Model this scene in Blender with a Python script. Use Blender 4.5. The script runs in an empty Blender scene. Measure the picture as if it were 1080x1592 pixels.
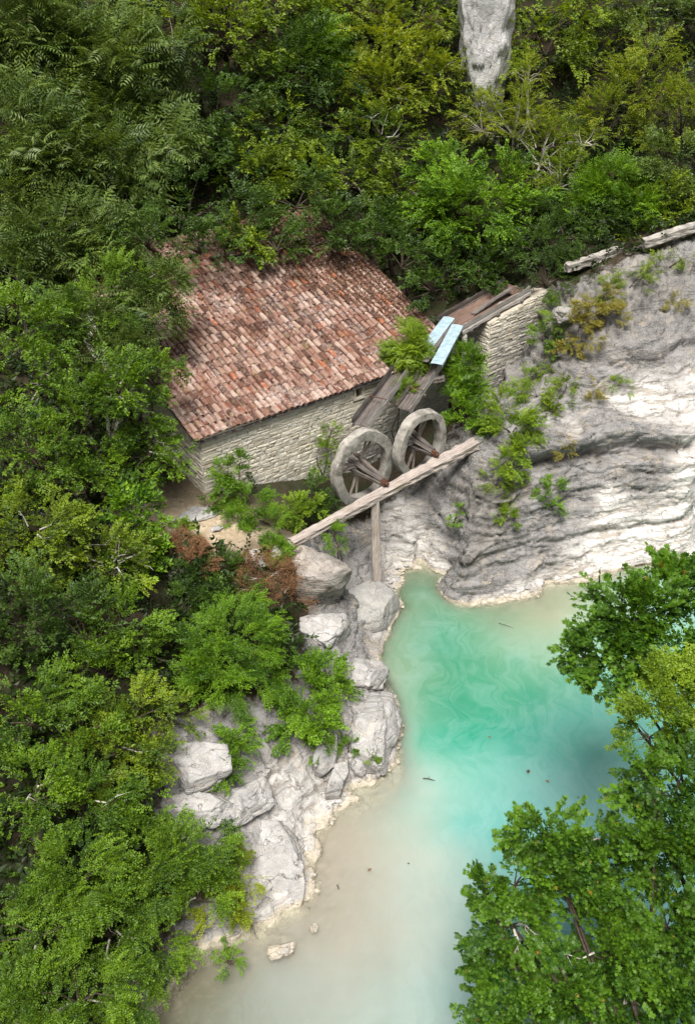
import bpy, math
import numpy as np
from mathutils import Matrix, Vector
R = math.radians
scene = bpy.context.scene
COL = scene.collection

# ------------------------------------------------------------------ camera, light, exposure
cam = bpy.data.cameras.new('camera')
cam.sensor_fit = 'VERTICAL'; cam.sensor_height = 36.0; cam.lens = 35.0
cam.clip_start = 0.1; cam.clip_end = 600
camo = bpy.data.objects.new('camera', cam); COL.objects.link(camo)
camo.location = (0, 0, 22.0); camo.rotation_euler = (R(55), 0, 0)
scene.camera = camo
SUN_EL, SUN_AZ = 66.0, 191.0            # azimuth from +Y towards +X
world = bpy.data.worlds.new('World'); scene.world = world
world.use_nodes = True
wn, wl = world.node_tree.nodes, world.node_tree.links
wn.clear()
w_out = wn.new('ShaderNodeOutputWorld'); w_bg = wn.new('ShaderNodeBackground')
sky = wn.new('ShaderNodeTexSky'); sky.sky_type = 'NISHITA'; sky.sun_disc = False
sky.sun_elevation = R(SUN_EL); sky.sun_rotation = R(SUN_AZ); sky.dust_density = 3.0; sky.air_density = 1.2
w_tc = wn.new('ShaderNodeTexCoord'); w_no = wn.new('ShaderNodeTexNoise')
w_no.inputs['Scale'].default_value = 2.6; w_no.inputs['Detail'].default_value = 6; w_no.inputs['Roughness'].default_value = 0.55
w_cr = wn.new('ShaderNodeValToRGB')
w_cr.color_ramp.elements[0].position = 0.40; w_cr.color_ramp.elements[0].color = (0.35, 0.35, 0.35, 1)
w_cr.color_ramp.elements[1].position = 0.58; w_cr.color_ramp.elements[1].color = (1, 1, 1, 1)
w_mix = wn.new('ShaderNodeMix'); w_mix.data_type = 'RGBA'
w_n2 = wn.new('ShaderNodeTexNoise'); w_n2.inputs['Scale'].default_value = 3.4; w_n2.inputs['Detail'].default_value = 5
w_c2 = wn.new('ShaderNodeValToRGB'); w_c2.color_ramp.elements[0].position = .42; w_c2.color_ramp.elements[0].color = (5.5, 5.6, 5.8, 1); w_c2.color_ramp.elements[1].position = .66; w_c2.color_ramp.elements[1].color = (20, 19.6, 18.9, 1)
wl.new(w_tc.outputs['Generated'], w_n2.inputs['Vector']); wl.new(w_n2.outputs['Fac'], w_c2.inputs['Fac']); wl.new(w_c2.outputs['Color'], w_mix.inputs[7])
wl.new(w_tc.outputs['Generated'], w_no.inputs['Vector']); wl.new(w_no.outputs['Fac'], w_cr.inputs['Fac'])
wl.new(w_cr.outputs['Color'], w_mix.inputs[0]); wl.new(sky.outputs['Color'], w_mix.inputs[6])
wl.new(w_mix.outputs[2], w_bg.inputs['Color']); w_bg.inputs['Strength'].default_value = 0.050
wl.new(w_bg.outputs['Background'], w_out.inputs['Surface'])
sun = bpy.data.lights.new('sun', 'SUN'); sun.energy = 4.9; sun.angle = R(26); sun.color = (1.0, 0.965, 0.91)
suno = bpy.data.objects.new('sun', sun); COL.objects.link(suno)
suno.rotation_euler = (R(90 - SUN_EL), 0, R(180 - SUN_AZ))
vs = scene.view_settings
scene.display_settings.display_device = 'sRGB'
vs.view_transform = 'Standard'; vs.look = 'None'; vs.gamma = 1.0; vs.use_curve_mapping = False
vs.exposure = 0.68
scene.render.engine = 'CYCLES'
cy = scene.cycles
cy.max_bounces = 7; cy.diffuse_bounces = 3; cy.glossy_bounces = 2; cy.transmission_bounces = 4; cy.transparent_max_bounces = 8
cy.use_denoising = True

# ------------------------------------------------------------------ helpers
def rng(seed): return np.random.default_rng(seed)
def link(o, parent=None):
    COL.objects.link(o)
    if parent is not None: o.parent = parent
    return o
def tag(o, label=None, cat=None, group=None, kind=None):
    for k, v in (('label', label), ('category', cat), ('group', group), ('kind', kind)):
        if v: o[k] = v
    return o
def thing(name, label, cat, loc=(0, 0, 0), rz=0.0, group=None):
    o = bpy.data.objects.new(name, None); o.empty_display_size = 0.1
    o.location = loc; o.rotation_euler = (0, 0, rz)
    link(o); tag(o, label, cat, group)
    return o
def mesh_np(name, V, faces, mat, smooth=False, attrs=None):
    """V n x 3; faces: list of int arrays m x k"""
    me = bpy.data.meshes.new(name)
    V = np.asarray(V, dtype=np.float32)
    me.vertices.add(len(V)); me.vertices.foreach_set('co', V.ravel())
    faces = [np.asarray(f, dtype=np.int32) for f in faces if len(f)]
    lv = np.concatenate([f.ravel() for f in faces])
    lt = np.concatenate([np.full(len(f), f.shape[1], dtype=np.int32) for f in faces])
    ls = np.concatenate([[0], np.cumsum(lt)[:-1]]).astype(np.int32)
    me.loops.add(len(lv)); me.loops.foreach_set('vertex_index', lv)
    me.polygons.add(len(lt)); me.polygons.foreach_set('loop_start', ls); me.polygons.foreach_set('loop_total', lt)
    me.polygons.foreach_set('use_smooth', np.full(len(lt), bool(smooth)))
    if attrs:
        for k, (dom, arr) in attrs.items():
            a = np.asarray(arr, dtype=np.float32)
            if a.ndim == 2:
                at = me.attributes.new(k, 'FLOAT_COLOR', dom)
                at.data.foreach_set('color', np.concatenate([a, np.ones((len(a), 1), np.float32)], 1).ravel())
            else:
                at = me.attributes.new(k, 'FLOAT', dom); at.data.foreach_set('value', a)
    me.update(calc_edges=True); me.validate()
    if mat: me.materials.append(mat)
    return me
def obj(name, me, parent=None): return link(bpy.data.objects.new(name, me), parent)

class MB:
    """collects shapes for one mesh"""
    def __init__(self): self.v = []; self.f = {}; self.n = 0
    def add(self, V, F):
        V = np.asarray(V, dtype=float).reshape(-1, 3)
        for f in F: self.f.setdefault(len(f), []).append([i + self.n for i in f])
        self.v.append(V); self.n += len(V)
    def mesh(self, name, mat, smooth=False):
        return mesh_np(name, np.concatenate(self.v), [np.array(x) for x in self.f.values()], mat, smooth)
    def build(self, name, mat, parent=None, smooth=False): return obj(name, self.mesh(name, mat, smooth), parent)

def ihash(ix, iy, iz, seed):
    h = (ix.astype(np.uint32) * np.uint32(374761393) + iy.astype(np.uint32) * np.uint32(668265263)
         + iz.astype(np.uint32) * np.uint32(2147483647) + np.uint32(seed * 1274126177 % 4294967295))
    h = (h ^ (h >> np.uint32(13))) * np.uint32(1274126177)
    h = (h ^ (h >> np.uint32(16))) * np.uint32(2246822519)
    h = h ^ (h >> np.uint32(15))
    return (h & np.uint32(0xFFFFFF)).astype(np.float32) / 16777215.0
def vnoise(P, seed=0):
    P = np.asarray(P, dtype=np.float64); I = np.floor(P).astype(np.int64); f = (P - I); f = f * f * (3 - 2 * f)
    r = 0
    for dx in (0, 1):
        wx = f[:, 0] if dx else 1 - f[:, 0]
        for dy in (0, 1):
            wy = f[:, 1] if dy else 1 - f[:, 1]
            for dz in (0, 1):
                wz = f[:, 2] if dz else 1 - f[:, 2]
                r = r + wx * wy * wz * ihash(I[:, 0] + dx, I[:, 1] + dy, I[:, 2] + dz, seed)
    return r
def fbm(P, octv=4, seed=0, gain=0.5):
    P = np.asarray(P, dtype=np.float64); a, s, t = 1.0, 0.0, 0.0
    for o in range(octv):
        s = s + a * (vnoise(P * 2.0 ** o + 17.3 * o, seed + o) - 0.5); t += a; a *= gain
    return s / t * 2.0          # about -1..1
def worley(P, seed=0):
    P = np.asarray(P, dtype=np.float64); I = np.floor(P).astype(np.int64)
    F1 = np.full(len(P), 9.0); F2 = np.full(len(P), 9.0); ID = np.zeros(len(P))
    for dx in (-1, 0, 1):
        for dy in (-1, 0, 1):
            for dz in (-1, 0, 1):
                c = I + np.array([dx, dy, dz])
                j = np.stack([ihash(c[:, 0], c[:, 1], c[:, 2], seed + k) for k in (1, 2, 3)], 1)
                d = np.sqrt((((c + j) - P) ** 2).sum(1))
                idv = ihash(c[:, 0], c[:, 1], c[:, 2], seed + 4)
                m = d < F1
                F2 = np.where(m, F1, np.minimum(F2, d)); ID = np.where(m, idv, ID); F1 = np.where(m, d, F1)
    return F1, F2, ID
def rbf(C, vals, X):
    """linear radial interpolation with a linear trend"""
    C = np.asarray(C, float); vals = np.asarray(vals, float)
    if vals.ndim == 1: vals = vals[:, None]
    n = len(C)
    D = np.sqrt(((C[:, None] - C[None]) ** 2).sum(2))
    A = np.zeros((n + 3, n + 3)); A[:n, :n] = -D - 1e-3 * np.eye(n); A[:n, n] = 1; A[:n, n + 1:] = C; A[n:, :n] = A[:n, n:].T
    w = np.linalg.solve(A, np.concatenate([vals, np.zeros((3, vals.shape[1]))]))
    out = np.empty((len(X), vals.shape[1]))
    for i in range(0, len(X), 20000):
        x = X[i:i + 20000]
        D = -np.sqrt(((x[:, None] - C[None]) ** 2).sum(2))
        out[i:i + 20000] = D @ w[:n] + w[n] + x @ w[n + 1:]
    return out
def sstep(a, b, x): t = np.clip((x - a) / (b - a), 0, 1); return t * t * (3 - 2 * t)

def box_vf(x0, x1, y0, y1, z0, z1):
    V = [(x, y, z) for z in (z0, z1) for y in (y0, y1) for x in (x0, x1)]
    F = [(0, 2, 3, 1), (4, 5, 7, 6), (0, 1, 5, 4), (2, 6, 7, 3), (0, 4, 6, 2), (1, 3, 7, 5)]
    return np.array(V, float), F
def frame_to(a, b, up=(0, 0, 1)):
    a = np.asarray(a, float); b = np.asarray(b, float); y = b - a; L = np.linalg.norm(y); y = y / L
    x = np.cross(y, up); x /= max(np.linalg.norm(x), 1e-6); z = np.cross(x, y)
    return a, np.stack([x, y, z]), L
def timber(mb, a, b, w, h, seed=0, segs=14, rough=0.012, taper=1.0, up=(0, 0, 1), groove=0.010):
    """a weathered squared timber from a to b: rounded arrises, long splits, uneven ends"""
    r = rng(seed); o, M, L = frame_to(a, b, up)
    c = 0.16 * min(w, h)
    prof = []
    for (x0, z0, x1, z1) in ((-w/2 + c, -h/2, w/2 - c, -h/2), (w/2, -h/2 + c, w/2, h/2 - c), (w/2 - c, h/2, -w/2 + c, h/2), (-w/2, h/2 - c, -w/2, -h/2 + c)):
        for t in (0, .27, .38, .66, 1): prof.append((x0 + (x1 - x0) * t, z0 + (z1 - z0) * t))
    prof = np.array(prof); k = len(prof)
    split = r.uniform(-groove, groove, k); split[2::5] -= groove * 1.5
    V = []
    for i in range(segs + 1):
        t = i / segs; s = 1 + (taper - 1) * t
        q = prof * s * (1 + (split + r.normal(0, rough * .5, k)) [:, None] / (0.5 * min(w, h)))
        bend = np.array([math.sin(t * 7 + seed) * rough, math.sin(t * 5 + seed * 2) * rough])
        q = q + bend
        y = np.full(k, t * L)
        if i in (0, segs): y = y + r.normal(0, 0.02, k) * (1 if i else -1)
        V.append(np.stack([q[:, 0], y, q[:, 1]], 1))
    V = np.concatenate(V) @ M + o
    F = [(i * k + j, i * k + (j + 1) % k, (i + 1) * k + (j + 1) % k, (i + 1) * k + j) for i in range(segs) for j in range(k)]
    F = [f[::-1] for f in F]
    F += [tuple(range(k)), tuple(range(segs * k + k - 1, segs * k - 1, -1))]
    mb.add(V, F)
def tube(mb, pts, radii, k=6):
    pts = np.asarray(pts, float); n = len(pts); V = []
    up = np.array([0.3, 0.2, 1.0])
    for i in range(n):
        t = pts[min(i + 1, n - 1)] - pts[max(i - 1, 0)]; t /= max(np.linalg.norm(t), 1e-9)
        x = np.cross(t, up)
        if np.linalg.norm(x) < 1e-3: x = np.cross(t, (1, 0, 0))
        x /= np.linalg.norm(x); z = np.cross(x, t)
        a = np.arange(k) / k * 2 * math.pi
        V.append(pts[i] + radii[i] * (np.cos(a)[:, None] * x + np.sin(a)[:, None] * z))
    F = [(i * k + j, i * k + (j + 1) % k, (i + 1) * k + (j + 1) % k, (i + 1) * k + j) for i in range(n - 1) for j in range(k)]
    F += [tuple(range(k - 1, -1, -1)), tuple(range((n - 1) * k, n * k))]
    mb.add(np.concatenate(V), F)

# ------------------------------------------------------------------ materials
def material(name):
    m = bpy.data.materials.new(name); m.use_nodes = True
    nt = m.node_tree; nt.nodes.clear()
    out = nt.nodes.new('ShaderNodeOutputMaterial')
    return m, nt, out
class NT:
    """tiny node-writing helper"""
    def __init__(s, nt): s.nt = nt
    def n(s, t, **kw):
        x = s.nt.nodes.new(t)
        for k, v in kw.items(): setattr(x, k, v)
        return x
    def put(s, sock, v):
        if isinstance(v, bpy.types.NodeSocket): s.nt.links.new(v, sock)
        else: sock.default_value = v
    def noise(s, vec, scale, detail=4, rough=0.55, dist=0.0, out='Fac'):
        x = s.n('ShaderNodeTexNoise'); s.put(x.inputs['Vector'], vec); s.put(x.inputs['Scale'], scale)
        x.inputs['Detail'].default_value = detail; x.inputs['Roughness'].default_value = rough; x.inputs['Distortion'].default_value = dist
        return x.outputs[out]
    def ramp(s, fac, stops, interp='LINEAR'):
        x = s.n('ShaderNodeValToRGB'); cr = x.color_ramp; cr.interpolation = interp
        while len(cr.elements) < len(stops): cr.elements.new(0.5)
        for e, (p, c) in zip(cr.elements, stops):
            e.position = p; e.color = tuple(c) + (1,) if hasattr(c, '__len__') else (c, c, c, 1)
        s.put(x.inputs['Fac'], fac); return x.outputs['Color']
    def mix(s, fac, a, b, mode='MIX'):
        x = s.n('ShaderNodeMix', data_type='RGBA', blend_type=mode)
        s.put(x.inputs[0], fac); 
        for sock, v in ((x.inputs[6], a), (x.inputs[7], b)):
            s.put(sock, v if isinstance(v, bpy.types.NodeSocket) else (tuple(v) + (1,))[:4])
        return x.outputs[2]
    def math(s, op, a, b=0.0, c=0.0, clamp=False):
        x = s.n('ShaderNodeMath', operation=op, use_clamp=clamp)
        s.put(x.inputs[0], a); s.put(x.inputs[1], b); s.put(x.inputs[2], c); return x.outputs[0]
    def attr(s, name, out='Fac'):
        x = s.n('ShaderNodeAttribute', attribute_name=name); return x.outputs[out]
    def mapping(s, vec, scale=(1, 1, 1), rot=(0, 0, 0), loc=(0, 0, 0)):
        x = s.n('ShaderNodeMapping'); s.put(x.inputs['Vector'], vec)
        x.inputs['Scale'].default_value = scale; x.inputs['Rotation'].default_value = rot; x.inputs['Location'].default_value = loc
        return x.outputs['Vector']
    def bump(s, h, strength=0.5, dist=0.02, normal=None):
        x = s.n('ShaderNodeBump'); s.put(x.inputs['Height'], h); x.inputs['Strength'].default_value = strength; x.inputs['Distance'].default_value = dist
        if normal is not None: s.put(x.inputs['Normal'], normal)
        return x.outputs['Normal']
    def principled(s, out, color, rough=0.9, normal=None, spec=0.25, metal=0.0):
        x = s.n('ShaderNodeBsdfPrincipled'); s.put(x.inputs['Base Color'], color); s.put(x.inputs['Roughness'], rough)
        x.inputs['Specular IOR Level'].default_value = spec; x.inputs['Metallic'].default_value = metal
        if normal is not None: s.put(x.inputs['Normal'], normal)
        if out is not None: s.nt.links.new(x.outputs[0], out.inputs['Surface'])
        return x

def rnd_value(N):
    """a random number per object and loose piece"""
    oi = N.n('ShaderNodeObjectInfo'); ge = N.n('ShaderNodeNewGeometry')
    return N.math('FRACT', N.math('ADD', oi.outputs['Random'], ge.outputs['Random Per Island']))

def rock_material(name, terrain=False, bed=0.55, tint=(0.46, 0.44, 0.40), dark=0.55, white=0.0, scale=1.0):
    m, nt, out = material(name); N = NT(nt)
    geo = N.n('ShaderNodeNewGeometry'); P = geo.outputs['Position']
    sx = N.n('ShaderNodeSeparateXYZ'); N.put(sx.inputs[0], P); z = sx.outputs['Z']
    big = N.noise(P, 0.7 * scale, 5, 0.6, 0.4); mid = N.noise(P, 3.1 * scale, 6, 0.65); fine = N.noise(P, 17 * scale, 6, 0.7)
    strat = N.noise(N.mapping(P, (0.5, 0.5, 7.0), (R(4), R(-6), 0)), 1.3 * scale, 6, 0.62, 0.25)
    grey = N.mix(N.ramp(mid, [(0.3, 0), (0.7, 1)]), tuple(c * 0.72 for c in tint), tuple(min(c * 1.22, .75) for c in tint))
    # dark lichen crust and pale scars
    lich = N.math('MULTIPLY', N.ramp(big, [(0.38, 0), (0.60, 1)]), N.ramp(N.math('ADD', N.math('MULTIPLY', fine, .6), N.math('MULTIPLY', mid, .4)), [(0.42, 0), (0.56, 1)]))
    col = N.mix(N.math('MULTIPLY', lich, dark), grey, (0.085, 0.083, 0.08))
    col = N.mix(N.math('MULTIPLY', N.ramp(strat, [(0.34, 1), (0.44, 0)]), bed), col, (0.13, 0.115, 0.095))
    col = N.mix(N.math('MULTIPLY', N.ramp(N.noise(P, 1.9 * scale, 4, 0.6, 1.0), [(0.55, 0), (0.7, 1)]), 0.35), col, (0.50, 0.40, 0.27))
    spots = N.ramp(N.noise(P, 42 * scale, 2, 0.5), [(0.60, 0), (0.68, 1)])
    col = N.mix(N.math('MULTIPLY', spots, 0.5), col, (0.62, 0.61, 0.58))
    if terrain:
        wf = N.attr('white'); so = N.attr('soil')
        wn_ = N.math('MULTIPLY', N.ramp(N.math('ADD', wf, N.math('MULTIPLY', N.math('SUBTRACT', big, 0.5), 0.8)), [(0.35, 0), (0.85, 1)]), N.ramp(N.math('ADD', mid, N.math('MULTIPLY', fine, 0.5)), [(0.45, 0.55), (0.75, 1)]))
        dk = N.ramp(N.math('ADD', N.math('MULTIPLY', wf, -1.0), N.math('MULTIPLY', N.math('SUBTRACT', mid, 0.5), 0.9)), [(0.2, 0), (0.7, 1)])  # dark tone where white is negative, painted ledge shadow included
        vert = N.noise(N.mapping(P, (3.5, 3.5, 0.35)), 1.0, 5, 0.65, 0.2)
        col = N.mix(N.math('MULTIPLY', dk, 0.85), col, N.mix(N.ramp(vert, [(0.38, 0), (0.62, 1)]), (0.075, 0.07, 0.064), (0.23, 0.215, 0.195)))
        wcol = N.mix(N.ramp(strat, [(0.40, 0), (0.52, 1)]), (0.34, 0.305, 0.265), (0.60, 0.575, 0.545))
        col = N.mix(wn_, col, wcol)
        soilc = N.mix(N.ramp(fine, [(0.35, 0), (0.65, 1)]), (0.018, 0.014, 0.008), (0.060, 0.044, 0.028))
        soilc = N.mix(N.ramp(big, [(0.45, 0), (0.6, 1)]), soilc, (0.025, 0.03, 0.012))
        pathm = N.attr('path')
        soilc = N.mix(pathm, soilc, N.mix(N.ramp(mid, [(0.35, 0), (0.65, 1)]), (0.30, 0.23, 0.155), (0.44, 0.36, 0.26)))
        sm = N.ramp(N.math('ADD', so, N.math('MULTIPLY', N.math('SUBTRACT', mid, 0.5), 0.9)), [(0.42, 0), (0.58, 1)])
        col = N.mix(sm, col, soilc)
    elif white > 0:
        col = N.mix(N.math('MULTIPLY', N.ramp(N.math('ADD', mid, N.math('MULTIPLY', fine, 0.5)), [(0.5, 0), (0.8, 1)]), white), col, (0.66, 0.64, 0.62))
    # tan silt band just above the water line
    zz = N.math('ADD', z, N.math('MULTIPLY', N.math('SUBTRACT', mid, 0.5), 0.25))
    wet = N.ramp(N.math('MULTIPLY', zz, 2.0), [(0.0, 1), (0.10, 1), (0.26, 0)])
    col = N.mix(wet, col, N.mix(N.ramp(fine, [(0.35, 0), (0.65, 1)]), (0.32, 0.275, 0.205), (0.50, 0.45, 0.375)))
    wv = N.n('ShaderNodeVectorMath', operation='MULTIPLY_ADD'); N.put(wv.inputs[0], N.noise(P, 1.1, 4, 0.6, 0.0, 'Color')); wv.inputs[1].default_value = (1.3, 1.3, 1.3); N.put(wv.inputs[2], P)
    ven = N.n('ShaderNodeTexVoronoi', feature='DISTANCE_TO_EDGE'); N.put(ven.inputs['Vector'], N.mapping(wv.outputs[0], (.6, .6, 1.9))); ven.inputs['Scale'].default_value = 1.5 * scale
    crack = N.ramp(ven.outputs['Distance'], [(0.0, 0), (0.04, 1)])
    col = N.mix(N.math('MULTIPLY', N.math('SUBTRACT', 1.0, crack), N.ramp(mid, [(0.47, 0), (0.60, 0.8)])), col, (0.055, 0.047, 0.04))
    h = N.math('ADD', N.math('MULTIPLY', mid, 0.6), N.math('ADD', N.math('MULTIPLY', fine, 0.35), N.math('MULTIPLY', strat, 1.6 * bed)))
    h = N.math('ADD', h, N.math('MULTIPLY', crack, 0.12))
    N.principled(out, col, 0.92, N.bump(h, 0.9, 0.12), 0.15)
    return m

def wood_material(name, c0, c1, dark=(0.03, 0.025, 0.02), axis='X'):
    m, nt, out = material(name); N = NT(nt)
    tc = N.n('ShaderNodeTexCoord'); geo = N.n('ShaderNodeNewGeometry')
    P = N.attr('grain', 'Vector')
    base = N.noise(N.mapping(P, (26, 1.2, 26)), 1.0, 6, 0.65, 0.3)
    streak = N.noise(N.mapping(P, (60, 1.6, 60)), 1.0, 3, 0.6)
    patch = N.noise(P, 1.8, 4, 0.6)
    col = N.mix(N.ramp(base, [(0.32, 0), (0.68, 1)]), c0, c1)
    col = N.mix(N.ramp(streak, [(0.30, 0.85), (0.42, 0)]), col, dark)
    col = N.mix(N.math('MULTIPLY', N.ramp(patch, [(0.5, 0), (0.7, 1)]), 0.35), col, (0.20, 0.15, 0.10))
    N.principled(out, col, 0.85, N.bump(N.math('ADD', base, N.math('MULTIPLY', streak, 0.7)), 0.7, 0.02), 0.2)
    return m
def add_grain(me):
    """rest coordinates turned so that Y runs along the piece's longest direction"""
    n = len(me.vertices); co = np.empty(n * 3, np.float32); me.vertices.foreach_get('co', co); co = co.reshape(n, 3)
    c = co - co.mean(0); w, E = np.linalg.eigh(c.T @ c); G = c @ E[:, ::-1]      # longest first
    G = np.stack([G[:, 1], G[:, 0], G[:, 2]], 1) + (co.mean(0) * 3.7)
    at = me.attributes.new('grain', 'FLOAT_VECTOR', 'POINT'); at.data.foreach_set('vector', G.astype(np.float32).ravel())

def leaf_material(name, lo, hi, accent=None, acc=0.0, trans=0.45, gloss=0.35):
    m, nt, out = material(name); N = NT(nt)
    t = N.attr('tint')
    oi = N.n('ShaderNodeObjectInfo')
    ge = N.n('ShaderNodeNewGeometry')
    t2 = N.math('ADD', N.math('MULTIPLY', t, 0.75), N.math('MULTIPLY', ge.outputs['Random Per Island'], 0.25))
    col = N.mix(N.ramp(t2, [(0.15, 0), (0.85, 1)]), lo, hi)
    if accent: col = N.mix(N.math('MULTIPLY', N.ramp(ge.outputs['Random Per Island'], [(1 - acc, 0), (1 - acc + .01, 1)], 'LINEAR'), 0.85), col, accent)
    pr = N.principled(None, col, 0.5, None, gloss)
    tr = N.n('ShaderNodeBsdfTranslucent')
    tcol = N.mix(1.0, col, (1.25, 1.15, 0.35), 'MULTIPLY')
    N.put(tr.inputs['Color'], tcol)
    mx = N.n('ShaderNodeMixShader'); mx.inputs[0].default_value = trans
    nt.links.new(pr.outputs[0], mx.inputs[1]); nt.links.new(tr.outputs[0], mx.inputs[2]); nt.links.new(mx.outputs[0], out.inputs['Surface'])
    return m
def bark_material(name, c0, c1):
    m, nt, out = material(name); N = NT(nt)
    geo = N.n('ShaderNodeNewGeometry'); P = geo.outputs['Position']
    a = N.noise(P, 14, 5, 0.65)
    N.principled(out, N.mix(N.ramp(a, [(0.35, 0), (0.65, 1)]), c0, c1), 0.9, N.bump(a, 0.6, 0.02), 0.1)
    return m

M_ground = rock_material('limestone_ground', terrain=True, tint=(0.245, 0.235, 0.23), dark=0.9)
M_rock = rock_material('limestone_boulder', tint=(0.27, 0.26, 0.255), dark=0.92, white=0.34)
M_grey = rock_material('grey_smooth_rock', tint=(0.30, 0.29, 0.275), dark=0.4, white=0.05)
M_brown = rock_material('brown_stained_rock', tint=(0.20, 0.16, 0.125), dark=0.7, white=0.25)
M_tower = rock_material('pinnacle_limestone', bed=0.1, tint=(0.45, 0.45, 0.455), dark=0.5, white=0.45, scale=1.4)
M_wood = wood_material('weathered_timber', (0.20, 0.165, 0.14), (0.42, 0.37, 0.33))
M_wood_dark = wood_material('dark_timber', (0.052, 0.045, 0.041), (0.165, 0.145, 0.135))
M_plank_pale = wood_material('bleached_plank', (0.25, 0.225, 0.205), (0.48, 0.45, 0.425))
M_beam = wood_material('silvered_beam', (0.20, 0.165, 0.145), (0.42, 0.365, 0.33))
M_bark = bark_material('brown_bark', (0.028, 0.021, 0.015), (0.085, 0.066, 0.05))
M_bark_pale = bark_material('pale_bark', (0.26, 0.235, 0.20), (0.46, 0.43, 0.38))

def stone_material(name, stops, mort=False):
    m, nt, out = material(name); N = NT(nt)
    geo = N.n('ShaderNodeNewGeometry'); P = geo.outputs['Position']
    fine = N.noise(P, 22, 6, 0.7); mid = N.noise(P, 4.5, 5, 0.6); big = N.noise(P, 0.55, 4, 0.6, 0.6)
    r = rnd_value(N)
    col = N.ramp(r, stops)
    col = N.mix(N.ramp(fine, [(0.35, 0.28), (0.6, 0)]), col, (0.17, 0.145, 0.11))
    col = N.mix(N.ramp(mid, [(0.5, 0), (0.72, 0.45)]), col, (0.66, 0.61, 0.50))
    # grey damp weathering, growing towards the wheels' end and the foot of the wall
    w = N.attr('damp')
    g = N.ramp(N.math('ADD', w, N.math('MULTIPLY', N.math('SUBTRACT', big, 0.5), 1.3)), [(0.35, 0), (0.75, 0.8)])
    col = N.mix(g, col, N.mix(N.ramp(fine, [(0.4, 0), (0.6, 1)]), (0.15, 0.145, 0.135), (0.33, 0.32, 0.30)))
    N.principled(out, col, 0.93, N.bump(N.math('ADD', fine, N.math('MULTIPLY', mid, 0.7)), 0.7, 0.025), 0.1)
    return m
M_stone = stone_material('wall_stone', [(0.0, (0.44, 0.395, 0.315)), (0.3, (0.56, 0.515, 0.425)), (0.55, (0.65, 0.60, 0.505)), (0.8, (0.50, 0.475, 0.42)), (1.0, (0.68, 0.64, 0.555))])
M_mortar = stone_material('lime_mortar', [(0.0, (0.36, 0.32, 0.26)), (1.0, (0.42, 0.38, 0.31))])

def tile_material():
    m, nt, out = material('clay_tile'); N = NT(nt)
    geo = N.n('ShaderNodeNewGeometry'); P = geo.outputs['Position']
    r = rnd_value(N)
    col = N.ramp(r, [(0.0, (0.074, 0.037, 0.027)), (0.16, (0.130, 0.061, 0.042)), (0.30, (0.177, 0.088, 0.063)), (0.44, (0.205, 0.113, 0.084)), (0.57, (0.237, 0.143, 0.111)),
                     (0.70, (0.288, 0.189, 0.150)), (0.80, (0.330, 0.238, 0.195)), (0.87, (0.153, 0.100, 0.082)), (0.94, (0.270, 0.093, 0.045)), (0.975, (0.186, 0.066, 0.035))], 'CONSTANT')
    n1 = N.noise(P, 9, 5, 0.7); n2 = N.noise(P, 30, 5, 0.7); n3 = N.noise(P, 0.9, 4, 0.6)
    col = N.mix(N.ramp(N.math('ADD', N.math('MULTIPLY', n1, 0.7), N.math('MULTIPLY', n3, 0.45)), [(0.57, 0), (0.70, 0.52)]), col, (0.50, 0.425, 0.39))
    col = N.mix(N.ramp(n2, [(0.30, 0.75), (0.47, 0)]), col, (0.085, 0.05, 0.04))
    col = N.mix(N.ramp(N.noise(P, 4.0, 3, 0.5), [(0.58, 0), (0.72, 0.35)]), col, (0.30, 0.24, 0.10))
    N.principled(out, col, 0.9, N.bump(N.math('ADD', n2, n1), 0.6, 0.012), 0.15)
    return m
M_tile = tile_material()
def plain(name, c, rough=0.8, metal=0.0, var=0.25, scale=6.0, spec=0.3, c2=None):
    m, nt, out = material(name); N = NT(nt)
    geo = N.n('ShaderNodeNewGeometry'); P = geo.outputs['Position']
    a = N.noise(P, scale, 5, 0.65)
    c2 = c2 or tuple(x * (1 - var) for x in c)
    N.principled(out, N.mix(N.ramp(a, [(0.35, 0), (0.65, 1)]), c2, c), rough, N.bump(a, 0.3, 0.01), spec, metal)
    return m
M_dark = plain('dark_interior', (0.02, 0.018, 0.015))
M_rust = plain('rusty_iron', (0.13, 0.055, 0.032), 0.85, 0.2, c2=(0.05, 0.027, 0.019), scale=18)
M_conc = None
def concrete_material():
    m, nt, out = material('mossy_concrete'); N = NT(nt)
    geo = N.n('ShaderNodeNewGeometry'); P = geo.outputs['Position']
    tc = N.n('ShaderNodeTexCoord'); O = tc.outputs['Object']
    sx = N.n('ShaderNodeSeparateXYZ'); N.put(sx.inputs[0], O)
    n1 = N.noise(P, 2.6, 6, 0.65, 0.4); n2 = N.noise(P, 20, 6, 0.7)
    col = N.mix(N.ramp(n1, [(0.35, 0), (0.62, 1)]), (0.15, 0.138, 0.12), (0.37, 0.345, 0.31))
    col = N.mix(N.ramp(n2, [(0.3, 0.75), (0.46, 0)]), col, (0.10, 0.092, 0.08))
    low = N.ramp(N.math('ADD', N.math('MULTIPLY', sx.outputs['Z'], -0.28), N.math('ADD', N.math('MULTIPLY', n1, 0.9), -0.22)), [(0.2, 0), (0.55, 0.75)])
    col = N.mix(low, col, N.mix(N.ramp(n2, [(0.4, 0), (0.62, 1)]), (0.12, 0.115, 0.105), (0.27, 0.26, 0.245)))
    N.principled(out, col, 0.93, N.bump(N.math('ADD', n2, n1), 0.6, 0.03), 0.1)
    return m
M_conc = concrete_material()
M_blue = plain('pale_blue_sheet', (0.315, 0.41, 0.46), 0.5, 0.0, 0.10, 5.0, 0.3, (0.20, 0.275, 0.315))
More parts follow.
